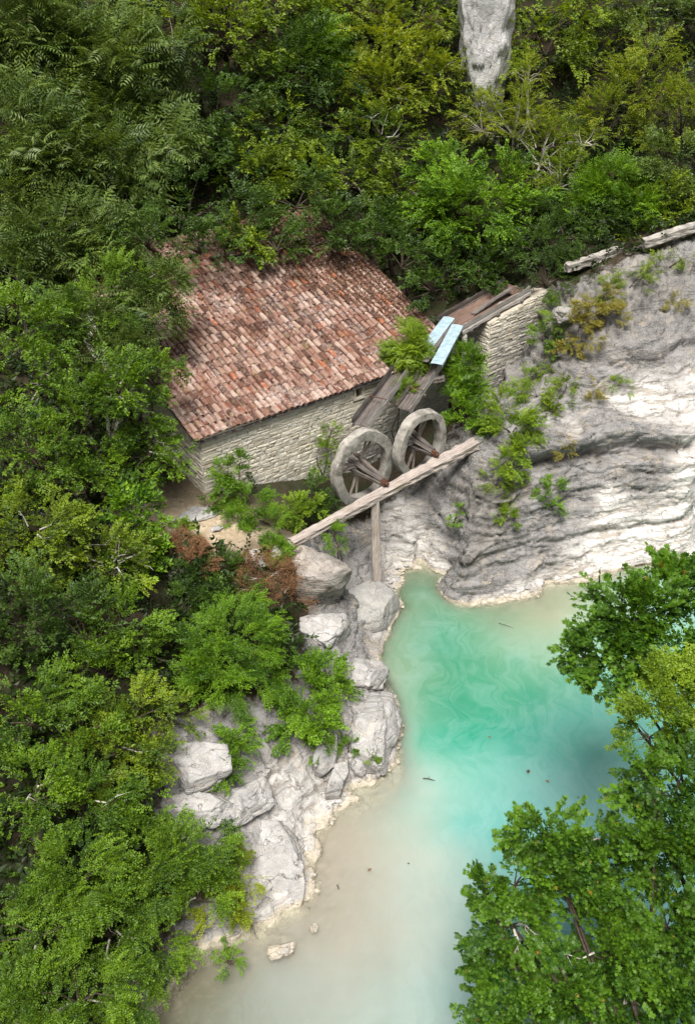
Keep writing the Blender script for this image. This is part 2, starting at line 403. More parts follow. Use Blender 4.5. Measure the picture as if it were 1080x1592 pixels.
M_litter = leaf_material('dead_leaves', (0.055, 0.030, 0.020), (0.17, 0.095, 0.06), trans=0.1, gloss=0.1)

# ------------------------------------------------------------------ terrain
# x, y, height, soil, bleached (negative: dark rock, painted ledge shadow)
CP = [
 # right-hand shore and cliff
 (4.48, 25.93, 0, 0, 0.8), (5.52, 26.34, 0, 0, 0.9), (6.95, 26.96, 0, 0, 1), (8.87, 27.57, 0, 0, 1), (10.58, 28.05, 0, 0, 1), (12.77, 29.28, 0, 0, 1), (15.58, 30.61, 0, 0, 1), (19.99, 33.03, 0, 0, 1),
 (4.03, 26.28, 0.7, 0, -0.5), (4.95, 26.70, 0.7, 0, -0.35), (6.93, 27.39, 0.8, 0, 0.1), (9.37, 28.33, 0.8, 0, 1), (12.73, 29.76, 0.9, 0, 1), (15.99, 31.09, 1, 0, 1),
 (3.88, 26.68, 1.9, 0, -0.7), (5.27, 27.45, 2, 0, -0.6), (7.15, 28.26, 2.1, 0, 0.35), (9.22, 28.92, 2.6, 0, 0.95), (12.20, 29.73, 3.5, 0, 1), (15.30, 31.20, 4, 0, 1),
 (7.16, 29.31, 3.5, 0, -0.8), (8.81, 29.73, 3.5, 0, -0.9), (10.46, 30.08, 3.6, 0, -0.35), (12.28, 30.29, 3.9, 0, 0.8), (4.38, 28.18, 3.1, 0, -0.7), (5.75, 28.67, 3.3, 0, -0.6),  # negative ledge points paint the shadow band into the rock colour
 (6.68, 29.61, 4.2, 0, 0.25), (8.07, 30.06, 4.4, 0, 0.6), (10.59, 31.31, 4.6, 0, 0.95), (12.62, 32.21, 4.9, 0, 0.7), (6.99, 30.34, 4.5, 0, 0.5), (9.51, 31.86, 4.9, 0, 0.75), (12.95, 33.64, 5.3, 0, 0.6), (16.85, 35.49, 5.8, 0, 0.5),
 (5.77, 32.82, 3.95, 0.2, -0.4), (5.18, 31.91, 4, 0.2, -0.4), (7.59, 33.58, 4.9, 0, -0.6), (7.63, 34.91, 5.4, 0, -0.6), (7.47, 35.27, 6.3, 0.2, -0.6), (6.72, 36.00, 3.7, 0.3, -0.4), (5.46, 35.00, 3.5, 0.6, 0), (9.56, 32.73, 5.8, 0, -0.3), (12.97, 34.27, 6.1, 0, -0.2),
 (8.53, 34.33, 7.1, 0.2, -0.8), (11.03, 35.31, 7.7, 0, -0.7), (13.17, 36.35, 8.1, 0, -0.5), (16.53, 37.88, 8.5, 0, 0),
 (6.82, 36.99, 6.7, 0.5, 0), (9.03, 37.23, 7.5, 0.8, 0), (11.55, 37.87, 8.3, 0.8, 0), (13.68, 38.64, 8.8, 0.8, 0), (17.52, 41.06, 9, 1, 0),
 (4.45, 29.57, 4.12, 0, 0), (4.97, 29.31, 4.2, 0, 0), (4.98, 35.19, 3.4, 0.7, 0), (4.51, 35.91, 3.8, 0.9, 0),
 # grotto behind the wheels
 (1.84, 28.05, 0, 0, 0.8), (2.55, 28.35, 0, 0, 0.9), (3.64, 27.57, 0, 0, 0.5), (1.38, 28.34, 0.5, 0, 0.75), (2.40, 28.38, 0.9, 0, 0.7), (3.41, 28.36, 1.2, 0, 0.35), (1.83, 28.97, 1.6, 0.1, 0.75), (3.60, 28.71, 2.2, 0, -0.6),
 (2.77, 29.67, 2.1, 0.2, 0.3), (0.45, 28.03, 1.3, 0, 0.2), (0.00, 27.32, 1, 0, 0.1), (3.44, 29.91, 2.9, 0.3, 0), (2.37, 31.14, 2.4, 0.9, 0), (0.46, 29.09, 1.8, 0.8, 0), (1.19, 30.88, 2, 1, 0), (-1.32, 28.13, 2.6, 0.9, 0), (-2.12, 26.80, 3, 0.9, 0),
 (-0.22, 28.41, 2, 0.8, 0), (3.43, 33.08, 3.2, 1, 0), (2.00, 33.63, 2.6, 1, 0),
 # the spit beside the mill
 (-4.64, 26.97, 3.58, 0.7, 0), (-6.05, 26.65, 3.75, 0.6, 0), (-3.24, 25.19, 3.4, 0.8, 0), (-4.85, 25.22, 3.5, 0.9, 0), (-5.66, 24.55, 3.5, 0.9, 0), (-2.25, 25.46, 3.2, 0.8, 0), (-2.50, 24.62, 3.15, 0.5, 0.4),
 (-1.32, 25.22, 3, 0.2, 0.3), (-0.50, 24.75, 2.9, 0, 0.3), (-0.31, 24.67, 2, 0.2, 0), (-0.37, 24.64, 1.5, 0, 0), (-1.41, 23.70, 1.5, 0.7, 0), (-2.18, 23.93, 2.6, 0.7, 0), (-0.80, 23.32, 1.3, 0.1, 0.5), (0.10, 23.63, 0.75, 0, 0.3),
 (0.66, 23.62, 0.35, 0, 0.2), (1.04, 23.91, 0, 0, 0.6), (1.31, 24.47, 0, 0, 0.6), (1.86, 25.93, 0, 0, 0.6), (1.85, 27.14, 0, 0, 0.8), (0.88, 26.65, 0.4, 0, 0.2), (0.64, 25.13, 0.4, 0, 0.1), (-0.21, 25.48, 0.8, 0, 0.1),
 (0.00, 21.51, 1, 0, 0.6), (0.87, 21.64, 0.6, 0, 0.5), (1.40, 21.42, 0.15, 0, 0.5), (1.63, 20.39, 0, 0, 0.4), (1.49, 18.94, 0, 0, 0.8), (1.07, 18.34, 0, 0, 0.9), (0.36, 18.24, 0.12, 0, 0.9), (-0.18, 17.81, 0, 0, 0.9), (-1.00, 17.17, 0, 0, 0.9),
 (-1.48, 16.53, 0.3, 0, 1), (-0.88, 15.96, 0, 0, 1), (-0.73, 14.75, 0, 0, 1), (-1.54, 14.23, 0, 0, 0.9), (-2.14, 13.88, 0, 0, 0.8), (-2.32, 13.47, -0.05, 0, 0.8), (-3.66, 13.44, 0.05, 0.2, 0.5), (-4.26, 12.36, 0, 0.3, 0.4), (-4.86, 11.59, 0, 0.3, 0.4), (-6.48, 10.13, 0, 0.3, 0.4),
 (0.36, 19.71, 1, 0, 0.5), (-0.71, 18.47, 0.8, 0, 0.6), (-0.55, 20.01, 1.2, 0, 0.5), (-1.58, 18.72, 1.3, 0.2, 0.5), (-2.43, 18.72, 1.8, 0.2, 0.4), (-3.53, 17.90, 2.2, 0.1, 0.1), (-4.08, 16.92, 2.1, 0, 0.1), (-3.84, 15.92, 1.6, 0.1, 0.1), (-3.09, 16.28, 1.4, 0, 0.4),
 (-2.03, 17.32, 1, 0, 0.9), (-2.54, 15.20, 0.8, 0, 0.8), (-1.66, 14.86, 0.5, 0, 1), (-2.18, 14.31, 0.4, 0, 0.6), (-3.24, 14.30, 0.8, 0.3, 0.3), (-1.29, 17.56, 0.7, 0, 0.8),
 (-2.55, 20.48, 2, 0.9, 0), (-4.25, 19.87, 2.6, 1, 0), (-1.72, 22.04, 1.8, 0.8, 0), (-4.50, 22.10, 3, 0.8, 0), (-6.03, 20.40, 3.3, 1, 0), (-7.51, 19.64, 4, 1, 0), (-8.80, 18.77, 4.8, 1, 0), (-5.41, 16.49, 2.6, 1, 0), (-6.86, 16.15, 3, 1, 0),
 (-8.24, 15.81, 3.4, 1, 0), (-4.81, 13.86, 1.2, 1, 0), (-6.43, 13.46, 1.8, 1, 0), (-7.69, 13.13, 2.3, 1, 0), (-6.06, 11.17, 0.8, 1, 0), (-7.26, 10.91, 1.3, 1, 0), (-7.57, 24.02, 3.9, 1, 0), (-9.62, 22.03, 5.4, 1, 0), (-10.46, 17.46, 6, 1, 0), (-9.63, 12.00, 4, 1, 0), (-8.06, 9.44, 1.5, 1, 0),
 # under the water
 (2.71, 24.00, -2.2, 0, 1), (2.54, 26.27, -1.2, 0, 1), (3.12, 21.43, -2.6, 0, 1), (5.10, 21.70, -2.4, 0, 1), (4.89, 24.78, -0.5, 0, 1), (6.75, 25.76, -0.25, 0, 1), (7.51, 24.00, -1, 0, 1), (2.05, 19.89, -0.8, 0, 1), (1.86, 18.03, -0.4, 0, 1),
 (0.35, 17.38, -0.1, 0, 1), (0.00, 16.56, -0.16, 0, 1), (0.00, 14.66, -0.2, 0, 1), (0.90, 12.98, -0.35, 0, 1), (-0.89, 12.51, -0.4, 0, 1), (-2.64, 12.36, -0.4, 0, 1), (-1.53, 13.47, -0.1, 0, 1), (3.04, 16.56, -1.6, 0, 1), (3.79, 18.71, -2, 0, 1), (6.50, 18.71, -2.5, 0, 1), (9.82, 24.94, -1.2, 0, 1),
 (12.01, 26.61, -1, 0, 1), (2.70, 12.98, -1.2, 0, 1), (3.71, 11.59, -2, 0, 1), (2.23, 14.66, -0.7, 0, 1), (8.59, 14.66, -2.5, 0, 1), (10.09, 19.89, -2.5, 0, 1), (15.85, 24.00, -2, 0, 1), (17.94, 29.20, -0.6, 0, 1), (9.46, 27.14, -0.25, 0, 1), (0.00, 10.39, -0.8, 0, 1),
 # far bank near the camera, hills
 (9, 9, -.1, .5, .3), (11.5, 13, 0, .5, .3), (14, 17, 0, .5, .3), (20, 22, 0, .5, .3), (12, 8, 1.6, 1, 0), (15, 13, 1.8, 1, 0), (22, 18, 2, 1, 0), (6, 6.5, 0, .5, .2), (0, 5, 0, .8, 0), (-5, 6, .3, 1, 0), (5, 0, 3, 1, 0), (14, 2, 5, 1, 0),
 (30, 12, 8, 1, 0), (0, -8, 8, 1, 0), (-12, 2, 4, 1, 0), (-20, 8, 10, 1, 0), (26, 24, 0, .3, .6), (26, 30, 0, 0, 1), (40, 30, 0, .3, .5), (60, 34, 0, .3, .5), (60, 42, 1, .4, .3), (40, 40, 3, .2, .6), (60, 20, 4, 1, 0),
 (-9.5, 37.0, 7.2, 1, 0), (-6.5, 39.5, 8.2, 1, 0), (-2, 41.5, 8.3, 1, 0), (2.8, 40, 7.2, 1, 0), (5, 42, 7.8, 1, 0), (1.5, 37.6, 4.6, 1, 0), (3.4, 36.4, 5.0, 1, 0), (2.0, 33.0, 3.6, 1, 0), (-4, 30, 3.5, 1, 0), (-7, 33, 4.2, 1, 0), (-1, 34, 3.2, 1, 0), (-4, 36, 4.4, 1, 0), (-9, 28.5, 4.6, 1, 0), (-11.5, 33, 6.6, 1, 0),
 (-14, 30, 8, 1, 0), (-14, 22, 7, 1, 0), (-14, 14, 5, 1, 0), (-20, 30, 12, 1, 0), (-22, 20, 11, 1, 0), (10, 45, 10, 1, 0), (18, 45, 11, 1, 0), (28, 46, 12, 1, 0), (-10, 48, 14, 1, 0), (0, 49, 13.5, 1, 0), (10, 52, 14, 1, 0), (20, 54, 16, 1, 0),
 (-20, 42, 16, 1, 0), (-30, 30, 18, 1, 0), (0, 60, 22, 1, 0), (20, 64, 24, 1, 0), (-20, 60, 25, 1, 0), (45, 60, 22, 1, 0), (0, 90, 40, 1, 0), (60, 80, 40, 1, 0), (-60, 70, 42, 1, 0), (-60, 20, 30, 1, 0), (-50, -20, 25, 1, 0), (50, -20, 25, 1, 0), (0, -40, 22, 1, 0), (90, 20, 8, 1, 0), (90, 60, 25, 1, 0), (0, 130, 55, 1, 0), (-100, 60, 60, 1, 0), (120, 110, 55, 1, 0), (-110, -40, 45, 1, 0), (110, -40, 45, 1, 0)]
CP = np.array(CP, float)
def grid_axis(lo, hi, f0, f1, step, grow=1.22):
    a = list(np.arange(f0, f1 + 1e-6, step)); s = step
    x = a[-1]
    while x < hi: s = min(s * grow, 6.0); x += s; a.append(x)
    s = step; x = a[0]
    while x > lo: s = min(s * grow, 6.0); x -= s; a.insert(0, x)
    return np.array(a)
gx = grid_axis(-110, 110, -6.0, 14.5, 0.06)
gy = grid_axis(-40, 130, 25.2, 33.2, 0.026)
gy = np.concatenate([grid_axis(-40, 25.1, 12.5, 25.15, 0.055)[:-2], gy[(gy >= 25.19) & (gy <= 33.21)], np.arange(33.27, 40.5, 0.07), grid_axis(40.5, 130, 40.5, 41, .1)])
gy = np.unique(np.round(gy, 4))
GX, GY = np.meshgrid(gx, gy)
XY = np.stack([GX.ravel(), GY.ravel()], 1)
coarse = rbf(CP[:, :2], CP[:, 2:5], XY)
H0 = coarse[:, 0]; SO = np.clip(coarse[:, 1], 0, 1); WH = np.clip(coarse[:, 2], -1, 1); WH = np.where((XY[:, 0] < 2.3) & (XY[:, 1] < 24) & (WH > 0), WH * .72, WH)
nx, ny = len(gx), len(gy)
P0 = np.stack([XY[:, 0], XY[:, 1], H0], 1)
near = (XY[:, 0] > -9) & (XY[:, 0] < 18) & (XY[:, 1] > 8) & (XY[:, 1] < 46)
def normals(P):
    G = P.reshape(ny, nx, 3)
    du = np.gradient(G, axis=1); dv = np.gradient(G, axis=0); n = np.cross(du, dv); n /= np.maximum(np.linalg.norm(n, axis=2, keepdims=True), 1e-9)
    return n.reshape(-1, 3)
rockm = (1 - sstep(0.35, 0.7, SO))
under = sstep(0.05, -0.25, H0)
amp = (0.25 + 0.75 * rockm) * (1 - 0.8 * under)
idx = np.nonzero(near)[0]
q = P0[idx]
warp = np.stack([fbm(q * 0.8, 3, 5), fbm(q * 0.8, 3, 6), fbm(q * 0.8, 3, 7)], 1)
qs = q + 0.35 * warp
beds = qs[:, 2] + 0.07 * qs[:, 0] - 0.03 * qs[:, 1]
def ledge(h, per):
    t = (h / per) % 1.0; k = np.floor(h / per)
    off = ihash(k.astype(np.int64), np.zeros_like(k, dtype=np.int64), np.zeros_like(k, dtype=np.int64), 3) - 0.5
    return off * 0.9 + (np.where(t < 0.8, t / 0.8, (1 - t) / 0.2) - 0.5) * 0.55
F1, F2, ID = worley(qs * np.array([1.0, 1.0, 1.5]) * 0.95, 11)
F1b, F2b, IDb = worley(qs * np.array([1.0, 1.0, 1.9]) * 2.6, 23)
cliff = sstep(2.2, 3.8, q[:, 0]) * sstep(22.0, 24.0, q[:, 1])
beds = beds - cliff * .11 * (qs[:, 0] - 7)
blk = 1 - .35 * cliff
sm_ = 1 - .62 * np.clip(WH[idx], 0, 1) * cliff
fade = sm_ * sstep(-.2, .5, fbm(q * .45, 3, 77) + .35)
d = (0.10 + .02 * cliff) * fbm(q * 0.9, 5, 1) + (0.13 + .07 * cliff) * ledge(beds, 0.62) + (0.075 + .05 * cliff) * ledge(beds + 3.1, 0.21) * (.4 + .6 * fade) + .045 * cliff * ledge(beds + 1.7, .085) * fade
F1c, F2c, IDc = worley(qs * np.array([.75, .75, 2.6]), 51)
d += cliff * sm_ * (.20 * (IDc - .5) - .10 * (1 - sstep(0, .06, F2c - F1c)))
d += blk * (0.13 * (ID - 0.5) - 0.10 * (1 - sstep(0.0, 0.06, F2 - F1)) + 0.07 * (IDb - 0.5) - 0.05 * (1 - sstep(0, 0.07, F2b - F1b)))
# two undercut ledges running along the cliff
lz = q[:, 2] - (3.62 + .02 * (q[:, 0] - 7) + .22 * warp[:, 2])
d -= cliff * sstep(5.0, 6.6, q[:, 0]) * (.62 * np.exp(-(lz / .19) ** 2) - .22 * np.exp(-((lz - .42) / .22) ** 2))
lz2 = q[:, 2] - (1.25 + .25 * warp[:, 1]); d -= cliff * .16 * np.exp(-(lz2 / .10) ** 2)
lz3 = q[:, 2] - (5.75 + .3 * warp[:, 0]); d -= cliff * .30 * np.exp(-(lz3 / .16) ** 2)
d += 0.035 * fbm(q * 6.0, 3, 9)
disp = np.zeros(len(P0)); disp[idx] = d * amp[idx]
far = ~near
disp[far] = 0.5 * fbm(P0[far] * 0.15, 3, 2)
G0 = P0.reshape(ny, nx, 3).copy()
NRM = normals(P0)
PT = P0 + NRM * disp[:, None]
# carve: keep the ground under the mill's eaves
pathm = np.zeros(len(P0))
dx = XY - np.array([-4.9, 25.7]); pathm = np.exp(-((dx[:, 0] / 2.6) ** 2 + (dx[:, 1] / 1.5) ** 2) * 1.2)
I = np.arange(nx * ny).reshape(ny, nx)
quads = np.stack([I[:-1, :-1].ravel(), I[:-1, 1:].ravel(), I[1:, 1:].ravel(), I[1:, :-1].ravel()], 1)
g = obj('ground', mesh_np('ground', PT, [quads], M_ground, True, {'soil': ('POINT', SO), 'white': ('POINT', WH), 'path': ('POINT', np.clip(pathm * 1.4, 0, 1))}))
tag(g, 'pale limestone gorge floor and banks with brown soil under the trees', None, None, 'structure')
def ground_z(x, y):
    i = np.clip(np.searchsorted(gx, x) - 1, 0, nx - 2); j = np.clip(np.searchsorted(gy, y) - 1, 0, ny - 2)
    return float(H0.reshape(ny, nx)[j, i])

# ------------------------------------------------------------------ water
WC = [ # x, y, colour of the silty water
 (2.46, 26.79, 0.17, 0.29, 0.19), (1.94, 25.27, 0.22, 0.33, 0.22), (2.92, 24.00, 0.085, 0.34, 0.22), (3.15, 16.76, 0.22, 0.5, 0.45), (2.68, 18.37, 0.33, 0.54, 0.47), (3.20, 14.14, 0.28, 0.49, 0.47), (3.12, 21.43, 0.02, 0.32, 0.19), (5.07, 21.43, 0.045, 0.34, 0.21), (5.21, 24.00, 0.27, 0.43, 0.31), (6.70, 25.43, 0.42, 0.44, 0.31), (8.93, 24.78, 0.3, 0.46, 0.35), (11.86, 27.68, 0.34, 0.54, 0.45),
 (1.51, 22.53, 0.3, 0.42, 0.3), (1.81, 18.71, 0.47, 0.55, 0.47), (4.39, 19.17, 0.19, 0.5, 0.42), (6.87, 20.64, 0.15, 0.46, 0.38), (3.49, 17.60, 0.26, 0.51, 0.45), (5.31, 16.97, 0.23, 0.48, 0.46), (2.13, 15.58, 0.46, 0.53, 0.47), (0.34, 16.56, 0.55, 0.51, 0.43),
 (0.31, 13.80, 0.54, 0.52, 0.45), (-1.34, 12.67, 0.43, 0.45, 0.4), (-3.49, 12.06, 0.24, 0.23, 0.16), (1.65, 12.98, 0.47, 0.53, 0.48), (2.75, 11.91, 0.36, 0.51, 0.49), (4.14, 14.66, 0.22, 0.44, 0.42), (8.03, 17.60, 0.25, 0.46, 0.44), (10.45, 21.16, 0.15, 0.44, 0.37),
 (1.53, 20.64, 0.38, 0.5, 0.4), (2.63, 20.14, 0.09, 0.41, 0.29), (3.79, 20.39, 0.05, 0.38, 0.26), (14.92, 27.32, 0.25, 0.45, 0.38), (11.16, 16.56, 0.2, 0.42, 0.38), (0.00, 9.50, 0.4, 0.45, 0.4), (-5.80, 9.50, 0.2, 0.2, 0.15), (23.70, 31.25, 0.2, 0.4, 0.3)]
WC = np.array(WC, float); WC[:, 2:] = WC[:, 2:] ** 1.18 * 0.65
wx = np.concatenate([np.arange(-9, 16, 0.12), np.arange(16, 80, 2.0)]); wy = np.concatenate([np.arange(-2, 4, .5), np.arange(4, 32, 0.12), np.arange(32, 46, 1.0)])
WX, WY = np.meshgrid(wx, wy); WXY = np.stack([WX.ravel(), WY.ravel()], 1)
wq = np.stack([WXY[:, 0], WXY[:, 1], np.zeros(len(WXY))], 1)
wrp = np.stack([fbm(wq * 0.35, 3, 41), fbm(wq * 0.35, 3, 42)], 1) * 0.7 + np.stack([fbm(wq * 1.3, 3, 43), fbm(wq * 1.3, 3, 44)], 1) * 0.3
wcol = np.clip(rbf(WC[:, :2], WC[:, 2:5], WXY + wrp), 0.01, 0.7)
jx = np.clip(np.searchsorted(gx, WXY[:, 0]), 0, nx - 1); jy = np.clip(np.searchsorted(gy, WXY[:, 1]), 0, ny - 1)
wdep = -PT[:, 2].reshape(ny, nx)[jy, jx]
I2 = np.arange(len(wx) * len(wy)).reshape(len(wy), len(wx))
wquads = np.stack([I2[:-1, :-1].ravel(), I2[:-1, 1:].ravel(), I2[1:, 1:].ravel(), I2[1:, :-1].ravel()], 1)
def water_material():
    m, nt, out = material('silty_turquoise_water'); N = NT(nt)
    geo = N.n('ShaderNodeNewGeometry'); P = geo.outputs['Position']
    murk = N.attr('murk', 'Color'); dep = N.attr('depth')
    # milky streaks of suspended lime
    wv = N.noise(N.mapping(P, (1, 1, 1), loc=(3, 1, 0)), 0.45, 3, 0.5, 0.0, 'Color')
    wq_ = N.n('ShaderNodeVectorMath', operation='MULTIPLY_ADD'); N.put(wq_.inputs[0], wv); wq_.inputs[1].default_value = (3.2, 3.2, 0); N.put(wq_.inputs[2], P)
    st = N.noise(N.mapping(wq_.outputs[0], (1.5, 0.55, 1), (0, 0, R(20))), 1.1, 5, 0.6, 1.2)
    pale = N.ramp(st, [(0.42, 0), (0.57, 0.10), (0.64, 0.04), (0.78, 0.13)])
    pale = N.math('MULTIPLY', pale, N.ramp(dep, [(0.25, 0.25), (0.9, 1)]))
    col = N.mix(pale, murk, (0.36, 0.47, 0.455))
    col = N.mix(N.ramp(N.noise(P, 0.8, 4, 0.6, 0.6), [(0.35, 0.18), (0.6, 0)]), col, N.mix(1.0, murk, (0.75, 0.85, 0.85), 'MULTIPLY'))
    soft = N.noise(wq_.outputs[0], 0.55, 5, 0.62, 0.5)
    col = N.mix(N.math('MULTIPLY', N.ramp(soft, [(0.46, 0), (0.68, 1)]), N.ramp(dep, [(0.2, 0.05), (0.8, 0.13)])), col, (0.33, 0.44, 0.42))
    silt = N.noise(P, 2.6, 6, 0.68, 0.8)
    col = N.mix(N.math('MULTIPLY', N.ramp(silt, [(0.48, 0), (0.66, 1)]), N.ramp(dep, [(0.15, 0.34), (0.6, 0.0)])), col, (0.30, 0.265, 0.21))
    # milky water: light wanders a metre or two through the suspended lime before it comes out again
    dif = N.n('ShaderNodeBsdfPrincipled'); N.put(dif.inputs['Base Color'], col); dif.inputs['Subsurface Weight'].default_value = 1.0
    dif.inputs['Subsurface Radius'].default_value = (0.8, 1.0, 1.0); dif.inputs['Subsurface Scale'].default_value = 1.6; dif.inputs['Specular IOR Level'].default_value = 0.0; dif.inputs['Roughness'].default_value = 1.0
    tra = N.n('ShaderNodeBsdfTransparent'); tra.inputs['Color'].default_value = (0.93, 0.96, 0.93, 1)
    tur = N.math('SUBTRACT', 1.0, N.math('EXPONENT', N.math('MULTIPLY', N.math('MAXIMUM', dep, 0.0), -5.0)))
    tur = N.math('MAXIMUM', tur, 0.10)
    mx = N.n('ShaderNodeMixShader'); N.put(mx.inputs[0], tur); nt.links.new(tra.outputs[0], mx.inputs[1]); nt.links.new(dif.outputs[0], mx.inputs[2])
    rip = N.math('ADD', N.noise(P, 1.2, 3, 0.5), N.math('MULTIPLY', N.noise(P, 6.0, 3, 0.5), 0.25))
    gl = N.n('ShaderNodeBsdfGlossy'); gl.inputs['Roughness'].default_value = 0.04; N.put(gl.inputs['Normal'], N.bump(rip, 0.22, 0.05))
    fr = N.n('ShaderNodeFresnel'); fr.inputs['IOR'].default_value = 1.33
    m2 = N.n('ShaderNodeMixShader'); nt.links.new(fr.outputs[0], m2.inputs[0]); nt.links.new(mx.outputs[0], m2.inputs[1]); nt.links.new(gl.outputs[0], m2.inputs[2])
    nt.links.new(m2.outputs[0], out.inputs['Surface'])
    return m
M_water = water_material()
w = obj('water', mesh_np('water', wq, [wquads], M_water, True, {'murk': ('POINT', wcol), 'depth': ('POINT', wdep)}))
tag(w, 'still milky turquoise river pool', None, None, 'structure')

# ------------------------------------------------------------------ the mill
MILL_RZ = R(36.5)
mill = thing('stone_mill', 'old cream stone watermill under a weathered clay tile roof', 'watermill', (-4.67, 27.23, 3.6), MILL_RZ)
ML, MT = 10.6, 9.0          # length along the river front, depth
TAN = 0.325
EAVE = 2.28
def damp_of(P):              # local s, t, h
    return np.clip(0.06 + (P[:, 0] - 2.9) * 0.085 + (1.4 - P[:, 2]) * 0.24 - 0.10, 0, 1)
def set_damp(me, off=(0, 0, 0), gable=False):
    n = len(me.vertices); co = np.empty(n * 3, np.float32); me.vertices.foreach_get('co', co); co = co.reshape(n, 3) + np.array(off)
    dv = damp_of(co) + (0.35 if gable else 0)
    at = me.attributes.new('damp', 'FLOAT', 'POINT'); at.data.foreach_set('value', dv.astype(np.float32))
def courses(length, h0, h1f, seed, hmin=.09, hmax=.19, wmin=.17, wmax=.52, holes=(), quoin=(), wob=0.02):
    """stones as (x0,x1,z0,z1) filling a wall face; h1f(x) is the wall's top"""
    r = rng(seed); out = []; z = h0
    while True:
        hh = r.uniform(hmin, hmax) * r.choice([1, 1, .7]); x = 0.0; done = True
        while x < length - 1e-4:
            ww = r.uniform(wmin, wmax) * (1.0 if hh > .12 else 1.15)
            if x < 1e-6 and 'l' in quoin: ww = r.uniform(.38, .62)
            if length - (x + ww) < wmin: ww = length - x
            zt = min(z + hh, h1f(x + ww / 2))
            if zt - z > 0.04:
                done = False
                if not any(x + ww > hx0 and x < hx1 and zt > hz0 and z < hz1 for hx0, hx1, hz0, hz1 in holes): out.append((x, x + ww, z, zt))
                elif ww > wmin * 1.2:
                    for hx0, hx1, hz0, hz1 in holes:
                        if zt > hz0 and z < hz1:
                            if x < hx0 - .08: out.append((x, hx0, z, zt))
                            if x + ww > hx1 + .08: out.append((hx1, x + ww, z, zt))
            x += ww
        z += hh
        if done: break
    return out
def stone_shape(x0, x1, z0, z1, depth, r, gap=0.011, chip=0.02):
    """front faces -Y; back is sunk behind y=0"""
    w, h = x1 - x0, z1 - z0; g0 = gap * r.uniform(.5, 1.6)
    def ringpts(inset, y, j):
        b = [(x0 + inset, z0 + inset), ((x0 + x1) / 2, z0 + inset), (x1 - inset, z0 + inset), (x1 - inset, z1 - inset), ((x0 + x1) / 2, z1 - inset), (x0 + inset, z1 - inset)]
        return [(a + r.normal(0, j), y + r.normal(0, j * .5), c + r.normal(0, j * 1.1)) for a, c in b]
    b = min(w, h) * r.uniform(.10, .24)
    V = ringpts(g0, 0.03, .008) + ringpts(g0, -depth * .5, .012) + ringpts(g0 + b, -depth, .012)
    V.append(((x0 + x1) / 2 + r.normal(0, w * .1), -depth * r.uniform(1.0, 1.25), (z0 + z1) / 2 + r.normal(0, h * .1)))
    F = []
    for k in (0, 6):
        for i in range(6): F.append((k + i, k + (i + 1) % 6, k + 6 + (i + 1) % 6, k + 6 + i))
    for i in range(6): F.append((12 + i, 12 + (i + 1) % 6, 18))
    return np.array(V), F
WIN = (6.15, 6.42, 1.66, 2.02)
# front wall core with a window hole: five blocks butted end to end
mb = MB()
TH = 0.45
def core(x0, x1, z0, z1): mb.add(*box_vf(x0, x1, 0.0, TH, z0, z1))
core(0, WIN[0], -2.6, EAVE); core(WIN[1], ML, -2.6, EAVE); core(WIN[0], WIN[1], -2.6, WIN[2]); core(WIN[0], WIN[1], WIN[3], EAVE)
me = mb.mesh('wall', M_mortar); set_damp(me); wall = obj('wall', me, mill)
r = rng(4)
st = courses(ML, -2.3, lambda x: EAVE - 0.01, 7, holes=[(WIN[0] - .09, WIN[1] + .09, WIN[2] - .09, WIN[3] + .12)], quoin=('l',), hmin=.115, hmax=.235, wmin=.17, wmax=.46)
st.sort(key=lambda s_: s_[0] + (0 if s_[3] > -1.4 + 0.0 * s_[0] and s_[3] > -0.6 - s_[0] * .22 else 50))
rest = MB()
NPART = 250
for i, s_ in enumerate(st):
    V, F = stone_shape(*s_, r.uniform(.012, .034), r, .007)
    if i < NPART:
        m1 = MB(); m1.add(V, F); me = m1.mesh('stone', M_stone); set_damp(me); obj('stone', me, wall)
    else: rest.add(V, F)
me = rest.mesh('stone_infill', M_stone); set_damp(me); tag(obj('stone_infill', me, wall), kind='stuff')
# gable wall on the left, own local frame turned so that its face looks along -d
gt = lambda x: EAVE + (MT - x if False else 0)
gw = MB(); 
GV = np.array([(0, TH + .003, -2.4), (0, MT, -2.4), (0, MT, EAVE + TAN * MT - .05), (0, TH + .003, EAVE + TAN * TH - .05)])
GV2 = GV + np.array([TH, 0, 0])
gw.add(np.concatenate([GV, GV2]), [(0, 1, 2, 3)[::-1], (4, 5, 6, 7), (0, 1, 5, 4), (1, 2, 6, 5), (2, 3, 7, 6), (3, 0, 4, 7)])
me = gw.mesh('gable_wall', M_mortar); set_damp(me, gable=True); gable = obj('gable_wall', me, mill)
gs = courses(MT, -0.6, lambda x: EAVE + TAN * x - .06, 13, hmin=.13, hmax=.26, wmin=.25, wmax=.7)
rest = MB()
for i, s_ in enumerate(sorted(gs, key=lambda a: a[0])):
    V, F = stone_shape(*s_, r.uniform(.02, .05), r)
    V = np.stack([V[:, 1], V[:, 0], V[:, 2]], 1)      # x=-depth, y=along
    F = [f[::-1] for f in F]
    if i < 48:
        m1 = MB(); m1.add(V, F); me = m1.mesh('stone', M_stone); set_damp(me, gable=True); obj('stone', me, gable)
    else: rest.add(V, F)
me = rest.mesh('stone_infill', M_stone); set_damp(me, gable=True); tag(obj('stone_infill', me, gable), kind='stuff')
